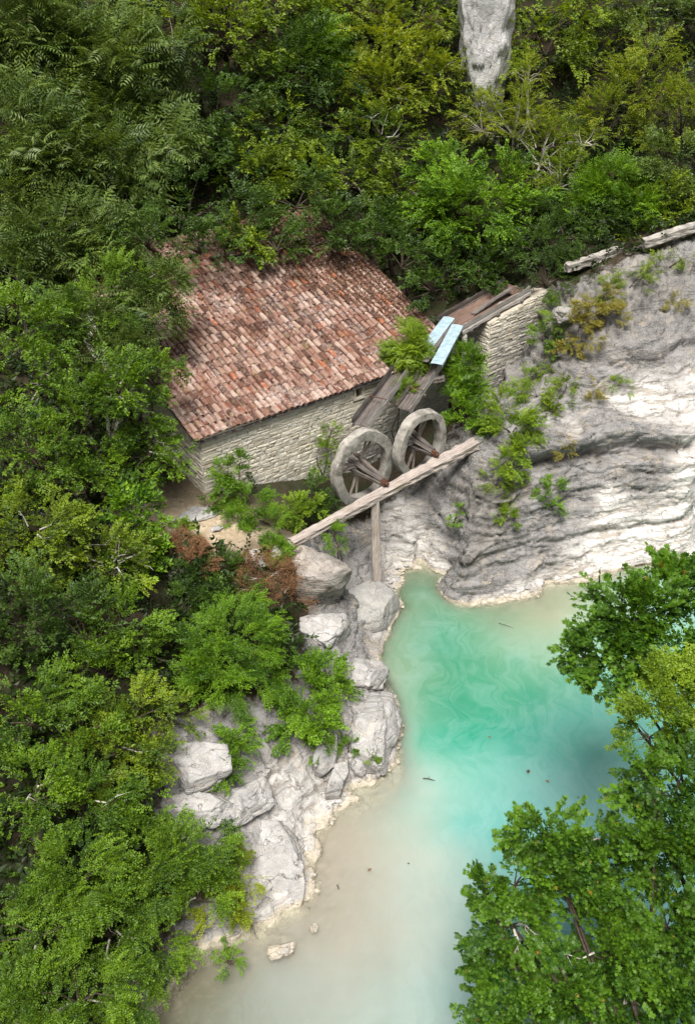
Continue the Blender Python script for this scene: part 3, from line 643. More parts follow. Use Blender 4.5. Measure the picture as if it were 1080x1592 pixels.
# right end and back wall
mb = MB()
mb.add(np.array([(ML - TH, TH + .003, -2.4), (ML - TH, MT, -2.4), (ML - TH, MT, EAVE + TAN * MT - .05), (ML - TH, TH + .003, EAVE + TAN * TH - .05),
                 (ML, TH + .003, -2.4), (ML, MT, -2.4), (ML, MT, EAVE + TAN * MT - .05), (ML, TH + .003, EAVE + TAN * TH - .05)]),
       [(0, 3, 2, 1)[::-1], (4, 5, 6, 7), (0, 1, 5, 4), (1, 2, 6, 5), (2, 3, 7, 6), (3, 0, 4, 7)])
mb.add(*box_vf(TH + .003, ML - TH - .003, MT - TH, MT, -2.0, EAVE + TAN * (MT - TH) - .05))
me = mb.mesh('back_wall', M_mortar); set_damp(me); obj('back_wall', me, mill)
# window: stone surround, black sheet standing in for the unlit inside, one bar
wnd = MB()
for (x0, x1, z0, z1) in ((WIN[0] - .085, WIN[0], WIN[2] - .0, WIN[3]), (WIN[1], WIN[1] + .085, WIN[2], WIN[3]), (WIN[0] - .085, WIN[1] + .085, WIN[3] + .002, WIN[3] + .11), (WIN[0] - .1, WIN[1] + .1, WIN[2] - .085, WIN[2] - .002)):
    V, F = box_vf(x0, x1, -0.055, 0.12, z0, z1); V = V + rng(int(x0 * 100)).normal(0, .004, V.shape); wnd.add(V, F)
me = wnd.mesh('window', M_stone); set_damp(me); win = obj('window', me, mill)
m1 = MB(); m1.add(*box_vf(WIN[0] + .001, WIN[1] - .001, .26, .29, WIN[2] + .001, WIN[3] - .001)); m1.build('dark_backing', M_dark, win)
m1 = MB(); m1.add(*box_vf((WIN[0] + WIN[1]) / 2 - .015, (WIN[0] + WIN[1]) / 2 + .015, .06, .09, WIN[2] + .001, WIN[3] - .001)); m1.build('bar', M_rust, win)
# roof deck and tiles
RX0, RX1 = -0.22, ML + 0.1
RY0, RY1 = -0.22, MT + 0.1
def roof_h(y): return EAVE + 0.04 + TAN * (y - 0.0)
mb = MB()
V = [(RX0, RY0 + .06, roof_h(RY0 + .06)), (RX1, RY0 + .06, roof_h(RY0 + .06)), (RX1, RY1, roof_h(RY1)), (RX0, RY1, roof_h(RY1))]
V = [(x, y, z - .135) for x, y, z in V]; V = np.array(V + [(x, y, z - .05) for x, y, z in V]); mb.add(V, [(0, 1, 2, 3), (7, 6, 5, 4), (0, 4, 5, 1), (1, 5, 6, 2), (2, 6, 7, 3), (3, 7, 4, 0)])
roof = mb.build('roof', M_wood_dark, mill); add_grain(roof.data)
def tile_mesh(name, r, r0, r1, L, th, up=True, nseg=6):
    """half-round clay tile, laid along +Y (wide end at y=0)"""
    V = []; F = []
    sg = 1 if up else -1
    for y, rad in ((0, r0), (L, r1)):
        for rr in (rad, rad - th):
            for k in range(nseg + 1):
                a = math.pi * (0.04 + 0.92 * k / nseg)
                V.append((rr * math.cos(a) + r.normal(0, .002), y + r.normal(0, .006), sg * rr * math.sin(a) * 1.12 + r.normal(0, .002)))
    n = nseg + 1
    for k in range(nseg):
        F.append((k, k + 1, 2 * n + k + 1, 2 * n + k)); F.append((n + k + 1, n + k, 3 * n + k, 3 * n + k + 1))
        F.append((k + 1, k, n + k, n + k + 1))
    F.append((0, 2 * n, 3 * n, n)); F.append((nseg, n + nseg, 3 * n + nseg, 2 * n + nseg))
    if up: F = [f[::-1] for f in F]
    return mesh_np(name, V, [np.array(F)], M_tile, False)
rt = rng(21)
SP, EX = 0.226, 0.385
tvar = [tile_mesh('tile', rt, .090 + rt.uniform(-.005, .005), .072, .46, .016) for _ in range(4)]
cvar = tile_mesh('channel_tile', rt, .082, .098, .46, .016, up=False)
pitch = math.atan(TAN)
ncol = int((RX1 - RX0) / SP); nrow = int((RY1 - RY0) / math.cos(pitch) / EX)
spots = []
for i in range(ncol):
    cx = RX0 + SP * (i + .5); drift = rt.normal(0, .012)
    ph = rt.uniform(-.05, .05)
    for j in range(nrow):
        y = RY0 + (j * EX + ph * (j > 0)) * math.cos(pitch)
        if rt.random() < .006: continue
        spots.append((cx + drift * math.sin(j * .7 + i) + .05 * math.sin(y * .9 + 1.2) + .02 * math.sin(y * 2.3 + i * .15) + rt.normal(0, .010), y + rt.normal(0, .018), i, j))
# the nearest tiles one by one, the others joined
def rot_tile(yaw, roll): return Matrix.Rotation(yaw, 4, 'Z') @ Matrix.Rotation(pitch - 0.035, 4, 'X') @ Matrix.Rotation(roll, 4, 'Y')
def sag(x, y): return -0.07 * math.sin(min(max(x / ML, 0), 1) * math.pi) ** 1.3 + 0.018 * math.sin(x * 1.3 + 1.1 * y) - 0.05 * math.sin(x / ML * math.pi) * math.sin(min(max(y / MT, 0), 1) * math.pi) + 0.012 * math.sin(x * 2.1 + y)
spots.sort(key=lambda s_: s_[1] + 0.35 * abs(s_[0] - 3.5))
rest = MB(); lit = []
for n_, (x, y, i, j) in enumerate(spots):
    k = int(rt.integers(0, 4)); h = roof_h(y) + 0.036 + sag(x, y)
    yaw, roll = rt.normal(0, .035), rt.normal(0, .05)
    if rt.random() < .02: yaw += rt.normal(0, .18)
    Mx = Matrix.Translation((x, y, h)) @ rot_tile(yaw, roll)
    if n_ < 300:
        o = obj('tile', tvar[k], roof); o.matrix_local = Mx
    else:
        me = tvar[k]; co = np.array([v.co[:] for v in me.vertices]); Mn = np.array(Mx)
        rest.add(co @ Mn[:3, :3].T + Mn[:3, 3], [tuple(p.vertices) for p in me.polygons])
tag(rest.build('tile_field', M_tile, roof), kind='stuff')
ch = MB(); cco = np.array([v.co[:] for v in cvar.vertices]); cf = [tuple(p.vertices) for p in cvar.polygons]
for i in range(ncol + 1):
    for j in range(nrow):
        x = RX0 + SP * i + rt.normal(0, .005); y = RY0 + .03 + j * EX * math.cos(pitch)
        Mn = np.array(Matrix.Translation((x, y, roof_h(y) + 0.085 + sag(x, y))) @ rot_tile(0, 0)); ch.add(cco @ Mn[:3, :3].T + Mn[:3, 3], cf)
tag(ch.build('channel_tile_field', M_tile, roof), kind='stuff')
# eave rafters ends / mortar bed under the eave tiles
mb = MB()
mb.add(*box_vf(0.0, ML, -0.10, 0.0 - .003, EAVE - .12, EAVE - .02))
me = mb.mesh('eave_course', M_stone); set_damp(me); obj('eave_course', me, mill)

# dead leaves lying on the roof's upper right corner
def scatter_leaves(name, pts, nrm, size, mat, seed, shape=((0, 0), (-.32, .45), (0, 1), (.32, .45))):
    r = rng(seed); n = len(pts); a = r.uniform(0, 2 * math.pi, n)
    nrm = nrm + r.normal(0, .35, (n, 3)); nrm /= np.linalg.norm(nrm, axis=1, keepdims=True)
    t = np.stack([np.cos(a), np.sin(a), np.zeros(n)], 1); t -= nrm * (t * nrm).sum(1, keepdims=True); t /= np.linalg.norm(t, axis=1, keepdims=True)
    b = np.cross(nrm, t); s = size * r.uniform(.6, 1.4, n)[:, None]
    V = np.stack([pts + s * (u * t + v * b) + nrm * s * (.12 * abs(u) * 2) for u, v in shape], 1).reshape(-1, 3)
    F = np.arange(n * 4).reshape(n, 4)
    return mesh_np(name, V, [F], mat, False, {'tint': ('FACE', r.random(n))})
rl = rng(31); pts = []
while len(pts) < 12000:
    x = rl.uniform(6.0, ML + .05); y = rl.uniform(.8, MT)
    dcov = (x - 7.6) * .42 + (y - 3.2) * .22 + .35 * math.sin(x * 3 + y * 2) * .5
    if rl.random() < np.clip(dcov, 0, 1) ** 1.3: pts.append((x, y, roof_h(y) + sag(x, y) + rl.uniform(.07, .15)))
pts = np.array(pts)
me = scatter_leaves('leaf_litter', pts, np.tile([0, -TAN, 1.0], (len(pts), 1)), .085, M_litter, 5)
ll = obj('leaf_litter', me); ll.matrix_world = Matrix.Translation(mill.location) @ Matrix.Rotation(MILL_RZ, 4, 'Z')
tag(ll, 'brown dead leaves lying over the upper right part of the tiled roof', 'leaf litter', None, 'stuff')

# ------------------------------------------------------------------ wheels, beam, post, flume
def wheel(name, label, loc, rz, R0, R1, depth, zs, seed, bump_at=None):
    t = thing(name, label, 'water wheel', loc, rz, 'water wheels of the mill')
    r = rng(seed); n = 56; V = []; c = .022
    prof = [(R1, -depth / 2 + c * .6), (R1 + c * .6, -depth / 2), (R0 - c, -depth / 2), (R0, -depth / 2 + c), (R0, 0), (R0, depth / 2 - c), (R0 - c, depth / 2), (R1 + c * .6, depth / 2), (R1, depth / 2 - c * .6), (R1, 0)]
    k = len(prof)
    ang = np.arange(n) / n * 2 * math.pi
    for a in ang:
        w1 = .05 * math.sin(a * 2 + seed) + .03 * math.sin(a * 5 + seed * 2) 
        for rr, y in prof:
            f = rr + (w1 * .6 if rr > (R0 + R1) / 2 else w1 * .9) + r.normal(0, .008)
            if bump_at is not None:
                da = (a - bump_at + math.pi) % (2 * math.pi) - math.pi
                if rr > (R0 + R1) / 2: f += .07 * math.exp(-(da / .16) ** 2) - .06 * math.exp(-((da - .34) / .13) ** 2)
            V.append((f * math.cos(a), y + r.normal(0, .008), f * math.sin(a) * zs))
    F = [(i * k + j, i * k + (j + 1) % k, ((i + 1) % n) * k + (j + 1) % k, ((i + 1) % n) * k + j) for i in range(n) for j in range(k)]
    me = mesh_np('rim', V, [np.array(F)], M_conc, True); me.set_sharp_from_angle(angle=R(38)); obj('rim', me, t)
    return t
def add_axle(t, out_len, in_len, R1, zs, seed, drop=0.0):
    r = rng(seed)
    mb = MB(); tube(mb, [(0, in_len, .02), (0, 0, 0), (0, -out_len * .6, 0), (0, -out_len + .12, -.01)], [.12, .12, .11, .10], 8); o = mb.build('axle', M_wood_dark, t); add_grain(o.data)
    for k in range(6):
        a = k / 6 * 2 * math.pi + .3; sp = .20 + .05 * (k % 2)
        mb = MB(); timber(mb, (sp * 1.25 * math.cos(a), .42 + .08 * (k % 3), sp * 1.25 * math.sin(a)), (.115 * math.cos(a), -out_len + .15, .115 * math.sin(a)), .13, .075, seed + k, 8, .008, .8, up=(math.cos(a), 0, math.sin(a)))
        o = mb.build('stave', M_wood_dark, t); add_grain(o.data)
    for k, a in enumerate((.95, 1.20, 2.75, 3.05, 4.3, 4.6, 5.75)):
        mb = MB(); timber(mb, (.08 * math.cos(a), .20, .08 * math.sin(a)), ((R1 + .08) * math.cos(a), .18, (R1 + .08) * math.sin(a) * zs), .07, .06, seed + 20 + k, 8, .006)
        o = mb.build('spoke', M_wood, t); add_grain(o.data)
    mb = MB()
    for k in range(9):
        a = k / 9 * 2 * math.pi; rr = .09 + .03 * r.random()
        tube(mb, [(rr * math.cos(a), -out_len + .26, rr * math.sin(a)), (rr * .8 * math.cos(a), -out_len - .02, rr * .8 * math.sin(a))], [.035, .03], 5)
    tube(mb, [(0, -out_len + .2, 0), (0, -out_len - .10, 0)], [.10, .055], 10)
    mb.build('bearing', M_rust, t)
W1 = thing_w1 = wheel('waterwheel', 'larger concrete ring water wheel with a lump on its rim, nearer the mill corner', (0.50, 28.33, 3.98), R(39), 1.27, .95, .31, 1.16, 3, 2.25)
add_axle(W1, 1.22, .9, .95, 1.16, 40)
W2 = wheel('waterwheel', 'smaller round concrete ring water wheel, further from the mill corner', (2.48, 29.37, 4.28), R(38), 1.12, .86, .38, 1.12, 5)
add_axle(W2, .84, 1.0, .86, 1.12, 60)

bm_ = thing('support_beam', 'long grey weathered timber beam carrying both wheel axles', 'beam', (-1.75, 25.13, 3.30))
mb = MB(); L0 = np.array([-1.78, 25.10, 3.24]); L1 = np.array([4.42, 29.62, 4.16])
timber(mb, L0 - L0, L1 - L0, .30, .26, 8, 40, .020, 1.36, groove=.010); o = mb.build('timber', M_beam, bm_); add_grain(o.data); bm_.location = tuple(L0)
pst = thing('support_post', 'slim grey timber post standing on the rounded rock under the long beam', 'post', (1.03, 26.66, 0.2))
mb = MB(); timber(mb, (0, 0, 0), (-.14, .40, 3.42), .30, .26, 18, 20, .010, .95, up=(0, 1, 0), groove=.006); o = mb.build('timber', M_wood, pst); add_grain(o.data)

def plank(parent, a, b, w, h, seed, mat, name='plank', up=(0, 0, 1)):
    mb = MB(); timber(mb, a, b, w, h, seed, 18, .008, 1.0, up); o = mb.build(name, mat, parent); add_grain(o.data); return o
def trough(label, a, b, w, hs, seed, boards=3):
    """an open wooden flume: floor boards and two side boards with cross ties"""
    a = np.array(a, float); b = np.array(b, float)
    t = thing('water_flume', label, 'flume', tuple(a), 0, 'wooden flumes feeding the wheels')
    o, M, L = frame_to(a, b); X, Yv, Z = M
    bw = w / boards
    for k in range(boards):
        c = X * (-w / 2 + bw * (k + .5)); e = rng(seed + k).uniform(-.1, .12)
        plank(t, c, c + Yv * (L + e), bw - .012, .045, seed + k, M_wood_dark)
    for s, m_ in ((-1, M_wood_dark), (1, M_plank_pale)):
        c = X * (s * (w / 2 + .025)) + Z * (hs / 2 - .02)
        plank(t, c - Yv * .1, c + Yv * L, .045, hs, seed + 7 + s, m_, 'side_board')
    for f in (.25, .6, .9):
        c = Yv * (L * f) + Z * (-.06)
        plank(t, c - X * (w / 2 + .12), c + X * (w / 2 + .12), .09, .07, seed + 12, M_wood_dark, 'cross_tie')
    c = Yv * (L * .22) + Z * (hs + .0)
    mb = MB(); tube(mb, [c - X * (w / 2 + .06), c + X * (w / 2 + .06)], [.02, .02], 6); mb.build('tie_rod', M_rust, t)
    return t
trough('nearer dark timber flume ending above the larger wheel', (0.47, 28.69, 5.40), (3.07, 34.16, 6.15), .50, .26, 80)
trough('second dark timber flume ending above the smaller wheel', (1.93, 29.79, 5.42), (3.77, 33.45, 6.12), .46, .24, 95)
top = thing('flume_channel', 'upper timber channel with rust brown bed running along the stone wall top', 'flume', (3.87, 34.62, 6.25))
c0 = np.array((3.87, 34.62, 6.25)); c1 = np.array((6.66, 36.88, 6.85))
o_, M_, L_ = frame_to(c0, c1)
M_bed = wood_material('rusty_board', (0.075, 0.045, 0.034), (0.19, 0.125, 0.10))
for k in range(4): plank(top, M_[0] * (-.42 + .28 * k), M_[0] * (-.42 + .28 * k) + c1 - c0, .26, .04, 130 + k, M_bed)
plank(top, M_[0] * .62 + M_[2] * .1, M_[0] * .62 + M_[2] * .1 + (c1 - c0) * 1.0, .06, .34, 140, M_plank_pale, 'side_board')
plank(top, -M_[0] * .62 + M_[2] * .1, -M_[0] * .62 + M_[2] * .1 + (c1 - c0) * .97, .06, .30, 141, M_wood_dark, 'side_board')
for f in (.1, .5, .85): plank(top, (c1 - c0) * f - M_[0] * .75 - M_[2] * .07, (c1 - c0) * f + M_[0] * .75 - M_[2] * .07, .1, .09, 150, M_wood_dark, 'cross_tie')
def loose_plank(label, a, b, w, h, seed, mat, name='loose_plank', cat='plank', group=None):
    a = np.array(a); t = thing(name, label, cat, tuple(a), 0, group)
    mb = MB(); timber(mb, (0, 0, 0), np.array(b) - a, w, h, seed, 14, .012); o = mb.build('board', mat, t); add_grain(o.data); return t
loose_plank('dark fallen plank leaning beside the rust brown channel, uphill side', (4.76, 35.23, 6.50), (6.32, 36.40, 7.05), .16, .07, 201, M_wood_dark)
loose_plank('stub of a dark timber sticking out below the blue sheets', (2.91, 31.51, 5.60), (3.40, 31.42, 5.75), .24, .2, 202, M_wood_dark, 'timber_stub', 'timber')
loose_plank('grey split board lying between the two blue sheets', (2.70, 31.50, 6.36), (3.93, 34.44, 6.54), .13, .05, 203, M_wood_dark)
# blue sheets folded lengthwise
def sheet(label, a, b, w, seed):
    a = np.array(a, float); b = np.array(b, float); t = thing('blue_sheet', label, 'sheet', tuple(a), 0, 'pale blue sheets on the flume')
    o, M, L = frame_to(a, b); X, Yv, Z = M; V = []; F = []; n = 8
    prof = [(-w / 2, -.07), (-w / 2, 0.0), (-w * .05, .018), (w / 2, 0.0), (w / 2, -.09)]
    for th in (0, -.012):
        for i in range(n + 1):
            for x, z in prof: V.append(X * x * (1 - (.03 if th else 0)) + Yv * (L * i / n) + Z * (z + th + .006 * math.sin(i * 1.3 + seed)))
    k = len(prof); N1 = (n + 1) * k
    for i in range(n):
        for j in range(k - 1):
            q = (i * k + j, i * k + j + 1, (i + 1) * k + j + 1, (i + 1) * k + j); F.append(q); F.append(tuple(N1 + x for x in q[::-1]))
    for i in (0, n):
        for j in range(k - 1): F.append((i * k + j, i * k + j + 1, N1 + i * k + j + 1, N1 + i * k + j))
    for j in (0, k - 1):
        for i in range(n): F.append((i * k + j, (i + 1) * k + j, N1 + (i + 1) * k + j, N1 + i * k + j))
    mb = MB(); mb.add(np.array(V), F); mb.build('panel', M_blue, t); return t
sheet('upper left pale blue sheet laid over the flume', (2.74, 32.31, 6.44), (3.79, 34.58, 6.66), .43, 1)
sheet('lower right pale blue sheet laid over the flume', (3.08, 31.22, 6.40), (4.05, 33.98, 6.62), .43, 2)
# trestle posts
for k, (a, b, lab) in enumerate((((4.33, 33.40, 4.40), (4.37, 34.27, 6.10), 'pale square post holding the flume beside the stone abutment'), ((3.95, 32.15, 4.40), (3.95, 32.38, 5.20), 'short pale post stub among the ferns below the flume'))):
    loose_plank(lab, a, b, .16, .14, 210 + k, M_plank_pale, 'flume_post', 'post')

# stone abutment: dry stone wall carrying the channel
dirn = (c1 - c0) / np.linalg.norm((c1 - c0)[:2]); side = np.array([dirn[1], -dirn[0], 0]); side /= np.linalg.norm(side)
A0 = c0 + dirn * 1.35 + side * .78; SL = dirn[2]
ab = thing('stone_abutment', 'dry stone retaining wall with a square corner under the channel', 'stone wall', (float(A0[0]), float(A0[1]), float(A0[2]) - .16), math.atan2(dirn[1], dirn[0]))
mb = MB(); LA = 5.2
V, F = box_vf(0.0, LA, 0.0, 1.3, -3.6, -.02); V[:, 2] += np.where(V[:, 2] > -1, V[:, 0] * SL, 0); mb.add(V, F)
me = mb.mesh('wall_core', M_mortar); set_damp(me, (6.3, 0, 2.6)); core_ = obj('wall_core', me, ab)
ra = rng(77)
for i, s_ in enumerate(courses(LA, -3.3, lambda x: x * SL - .03, 78, hmin=.12, hmax=.22, wmin=.18, wmax=.48, quoin=('l',))):
    V, F = stone_shape(*s_, ra.uniform(.01, .045), ra); m1 = MB(); m1.add(V, F); me = m1.mesh('stone', M_stone); set_damp(me, (8.0, 0, 2.2)); obj('stone', me, core_)
for i, s_ in enumerate(courses(1.3, -3.3, lambda x: -.03, 79, hmin=.16, hmax=.26, wmin=.22, wmax=.5)):
    V, F = stone_shape(*s_, ra.uniform(.01, .04), ra); V = np.stack([V[:, 1], V[:, 0], V[:, 2]], 1); F = [f[::-1] for f in F]; m1 = MB(); m1.add(V, F); me = m1.mesh('stone', M_stone); set_damp(me, (7.5, 0, 2.6)); obj('stone', me, core_)
# concrete channel lip further along the ledge
def lip(label, a, b, w, h, seed):
    a = np.array(a); t = thing('channel_wall', label, 'channel wall', tuple(a), 0, 'concrete channel walls on the ledge')
    mb = MB(); timber(mb, (0, 0, 0), np.array(b) - a, w, h, seed, 16, .02, 1.0, groove=.006); mb.build('block', M_conc, t)
lip('shorter pale concrete channel wall sticking out of the bushes', (8.37, 36.59, 7.80), (10.60, 37.51, 8.12), .28, .36, 5)
loose_plank('dark old plank bridging the gap between the two channel walls', (10.61, 37.69, 7.95), (11.49, 37.31, 8.45), .2, .1, 204, M_wood_dark)
lip('longer pale concrete channel wall at the right edge of the ledge', (11.28, 36.98, 8.62), (14.32, 38.06, 9.15), .28, .36, 6)

# ------------------------------------------------------------------ boulders
def rock_mesh(seed, size, cuts=15, rough=.07, squareness=.55, beds=0.0, sub=21, mat=None):
    """a quarried-looking block: rounded box, cut by random planes, pitted"""
    r = rng(seed); n = sub; lin = np.linspace(-1, 1, n)
    A, B = np.meshgrid(lin, lin); one = np.ones_like(A); V = []; F = []; c = 0
    for ax in range(3):
        for s in (-1, 1):
            q = [None] * 3; q[ax] = s * one; q[(ax + 1) % 3] = A if s > 0 else B; q[(ax + 2) % 3] = B if s > 0 else A
            V.append(np.stack([x.ravel() for x in q], 1)); I_ = np.arange(n * n).reshape(n, n) + c; c += n * n
            F.append(np.stack([I_[:-1, :-1].ravel(), I_[:-1, 1:].ravel(), I_[1:, 1:].ravel(), I_[1:, :-1].ravel()], 1))
    V = np.concatenate(V); F = np.concatenate(F)
    # weld the shared edges
    key = np.round(V * 1e4).astype(np.int64); _, first, inv = np.unique(key, axis=0, return_index=True, return_inverse=True); inv = inv.ravel()
    V = V[first]; F = inv[F]
    sph = V / np.linalg.norm(V, axis=1, keepdims=True); V = V * squareness + sph * (1 - squareness) * 1.15
    for k in range(cuts):
        nr = r.normal(0, 1, 3); nr /= np.linalg.norm(nr); lim = r.uniform(.64, .95)
        dd = V @ nr - lim; V = V - np.where(dd > 0, dd, 0)[:, None] * nr
    V = V / np.abs(V).max(0) * np.array(size)
    nn = V / np.maximum(np.linalg.norm(V, axis=1, keepdims=True), 1e-6)
    off = seed * 3.77
    dsp = rough * 1.3 * fbm(V * 1.6 + off, 4, seed % 50) + rough * .45 * fbm(V * 6 + off, 3, seed % 50 + 3)
    if beds: dsp += beds * ledge(V[:, 2] + .1 * fbm(V + off, 2, 8) + off, .24)
    f1, f2, idd = worley(V * 1.4 + off, seed % 40); dsp += rough * .8 * (idd - .5) - rough * .8 * (1 - sstep(0, .08, f2 - f1))
    return mesh_np('rock', V + nn * dsp[:, None], [F], mat or M_rock, True)
def boulder(label, loc, size, seed, rz=0, tilt=(0, 0), mat=None, name='boulder', cat='boulder', group=None, **kw):
    o = obj(name, rock_mesh(seed, size, mat=mat, **kw)); o.location = loc; o.rotation_euler = (tilt[0], tilt[1], rz); tag(o, label, cat, group); return o
BG = 'limestone boulders along the bank'
boulder('smooth rounded grey boulder at the foot of the timber post', (0.69, 25.35, 0.35), (1.15, 1.1, .56), 3, .5, mat=M_grey, squareness=.25, cuts=3, rough=.04, group=BG)
boulder('big bedded block that carries the low end of the long beam', (-1.05, 24.43, 2.20), (1.05, .95, 1.15), 5, .4, (0, .05), beds=.05, squareness=.5, group=BG, mat=M_brown)
boulder('pale flat rock cropping out of the dirt path', (-2.64, 24.55, 3.05), (.75, .5, .28), 8, .6, squareness=.5, group=BG)
boulder('speckled rock below the dry brown bush', (-0.70, 23.13, 1.20), (.85, .7, .55), 9, .2, squareness=.5, group=BG)
boulder('long white block in the middle of the rocky point', (0.49, 19.69, 0.75), (.62, 1.35, .72), 11, .12, (.12, 0), squareness=.7, cuts=8, group=BG)
boulder('grey shouldered block at the water edge of the rocky point', (1.18, 20.32, 0.35), (.46, 1.25, .62), 12, -.05, (.05, .15), squareness=.6, group=BG)
boulder('white block above the long block, under the grey boulder', (0.39, 21.66, 0.85), (.9, .7, .6), 13, .5, squareness=.6, group=BG)
boulder('narrow upright white slab left of the long block', (-0.50, 18.98, 0.75), (.30, 1.05, .66), 14, -.12, (.1, -.1), squareness=.75, group=BG)
boulder('small square block wedged between slab and long block', (-0.04, 19.65, 0.80), (.26, .5, .5), 15, .05, squareness=.8, group=BG)
boulder('small grey cube at the tip of the rocky point, left one', (0.29, 18.61, 0.30), (.26, .32, .4), 16, .2, squareness=.8, group=BG)
boulder('small grey cube at the tip of the rocky point, right one', (0.90, 18.65, 0.25), (.32, .36, .4), 17, -.2, squareness=.75, group=BG)
boulder('low white step block at the foot of the long block', (0.69, 19.01, 0.45), (.5, .32, .38), 18, .1, squareness=.7, group=BG)
boulder('narrow grey slab leaning at the inner foot of the rocky point', (-0.26, 18.18, 0.35), (.30, .7, .42), 19, -.3, squareness=.7, group=BG)
boulder('dark crusted block left of the leafy bush on the slope', (-3.92, 17.20, 1.90), (.95, .95, .75), 20, .3, (.2, 0), squareness=.6, beds=.06, group=BG)
boulder('cracked white slab below the leafy bush on the slope', (-2.76, 16.54, 1.20), (.95, .55, .45), 21, .5, squareness=.7, group=BG)
boulder('dark layered block just above the willow branches', (-3.58, 16.10, 1.50), (.8, .6, .5), 22, .4, squareness=.65, beds=.05, group=BG)
boulder('broad pale sloping slab reaching down to the shallow water', (-1.78, 15.46, 0.30), (.95, 1.15, .36), 23, -.15, (.12, .05), squareness=.55, cuts=5, group=BG)
boulder('small pale stone standing alone in the shallow beige water', (-0.82, 13.90, 0.02), (.11, .12, .10), 24, .3, squareness=.5, group=BG, sub=12)
boulder('tan half sunken slab at the water edge under the willow', (-1.52, 13.40, -0.02), (.42, .22, .12), 25, .4, squareness=.5, group=BG)
boulder('white cracked block at the tip of the big cliff', (5.65, 26.56, 0.10), (.35, .25, .2), 26, .4, squareness=.7, group=BG)
boulder('low tan ledge stone at the foot of the bright cliff', (10.27, 28.25, 0.08), (.7, .3, .15), 27, .45, squareness=.6, group=BG)
boulder('white rock beside the channel wall under the bushes', (9.22, 37.31, 7.10), (.35, .3, .35), 28, .1, group=BG)
boulder('dark lichened rock knob on the ledge by yellow grass', (8.03, 34.32, 6.90), (.5, .4, .35), 29, .2, mat=M_grey, group=BG)
boulder('cracked pale flagstone at the mill corner path', (-4.96, 26.16, 3.58), (.9, .42, .12), 30, .5, squareness=.75, group=BG)
boulder('small square step stone at the path edge by the green shrub', (-4.17, 25.50, 3.50), (.28, .18, .1), 31, .45, squareness=.8, group=BG, sub=14)
boulder('dark weathered rock under the russet shrub', (-5.29, 23.44, 3.00), (.45, .4, .6), 32, .1, group=BG)
boulder('tall limestone pinnacle rising out of the forest', (6.07, 47.50, 14.30), (1.5, 1.4, 4.6), 41, .2, (0, .03), M_tower, 'rock_pinnacle', 'rock', None, beds=.0, squareness=.62, rough=.13, cuts=22, sub=44)

rp = rng(500); cand = np.nonzero((H0 > -.22) & (H0 < .18) & (XY[:, 0] > -4) & (XY[:, 0] < 13) & (XY[:, 1] > 11) & (XY[:, 1] < 30.5))[0]
clump = fbm(P0[cand] * 1.1, 3, 66); cand = cand[clump > .12]
pick = rp.choice(cand, 900, replace=False); mb = MB()
ico = np.array([(0, 0, 1), (.9, 0, .35), (.28, .85, .35), (-.72, .53, .35), (-.72, -.53, .35), (.28, -.85, .35), (.72, .53, -.35), (-.28, .85, -.35), (-.9, 0, -.35), (-.28, -.85, -.35), (.72, -.53, -.35), (0, 0, -1)])
icf = [(0, i, i % 5 + 1) for i in range(1, 6)] + [(i, 6 + (i - 2) % 5, 6 + (i - 1) % 5) for i in range(1, 6)] + [(i, 6 + (i - 1) % 5, i % 5 + 1) for i in range(1, 6)] + [(11, 6 + i % 5, 5 + i if i else 10) for i in range(1, 6)]
for k in pick:
    sz = .02 + .07 * rp.random() ** 3; a = rp.uniform(0, 6.28); Rz = np.array([[math.cos(a), math.sin(a), 0], [-math.sin(a), math.cos(a), 0], [0, 0, 1]])
    v = ico * (1 + rp.normal(0, .14, (12, 1))) * np.array([1.2, .85, .6]) * sz @ Rz + PT[k] + (rp.uniform(-.03, .03), rp.uniform(-.02, .02), sz * .3); mb.add(v, icf)
tag(mb.build('pebbles', M_rock), 'small pale pebbles strewn along the waterline', 'pebbles', None, 'stuff')

# ------------------------------------------------------------------ vegetation
LEAF = {
 'oval': (np.array([(0, 0, 0), (-.30, .42, .10), (0, 1, -.06), (.30, .42, .10)], float), [(0, 3, 2, 1)]),
 'narrow': (np.array([(0, 0, 0), (-.17, .40, .06), (0, 1, -.10), (.17, .40, .06)], float), [(0, 3, 2, 1)]),
 'maple': (np.array([(0, 0, 0), (-.46, .18, .06), (-.30, .46, .03), (-.44, .80, .05), (-.14, .70, 0), (0, 1.05, -.10), (.14, .70, 0), (.44, .80, .05), (.30, .46, .03), (.46, .18, .06)], float),
           [(0, 8, 2), (0, 2, 1), (0, 9, 8), (2, 8, 6, 4), (2, 4, 3), (8, 7, 6), (4, 6, 5)]),
}
def rot_from(y, up):
    """n x 3 x 3 rows x,y,z from directions"""
    y = y / np.maximum(np.linalg.norm(y, axis=1, keepdims=True), 1e-9)
    x = np.cross(y, up); x /= np.maximum(np.linalg.norm(x, axis=1, keepdims=True), 1e-6); z = np.cross(x, y)
    return np.stack([x, y, z], 1)
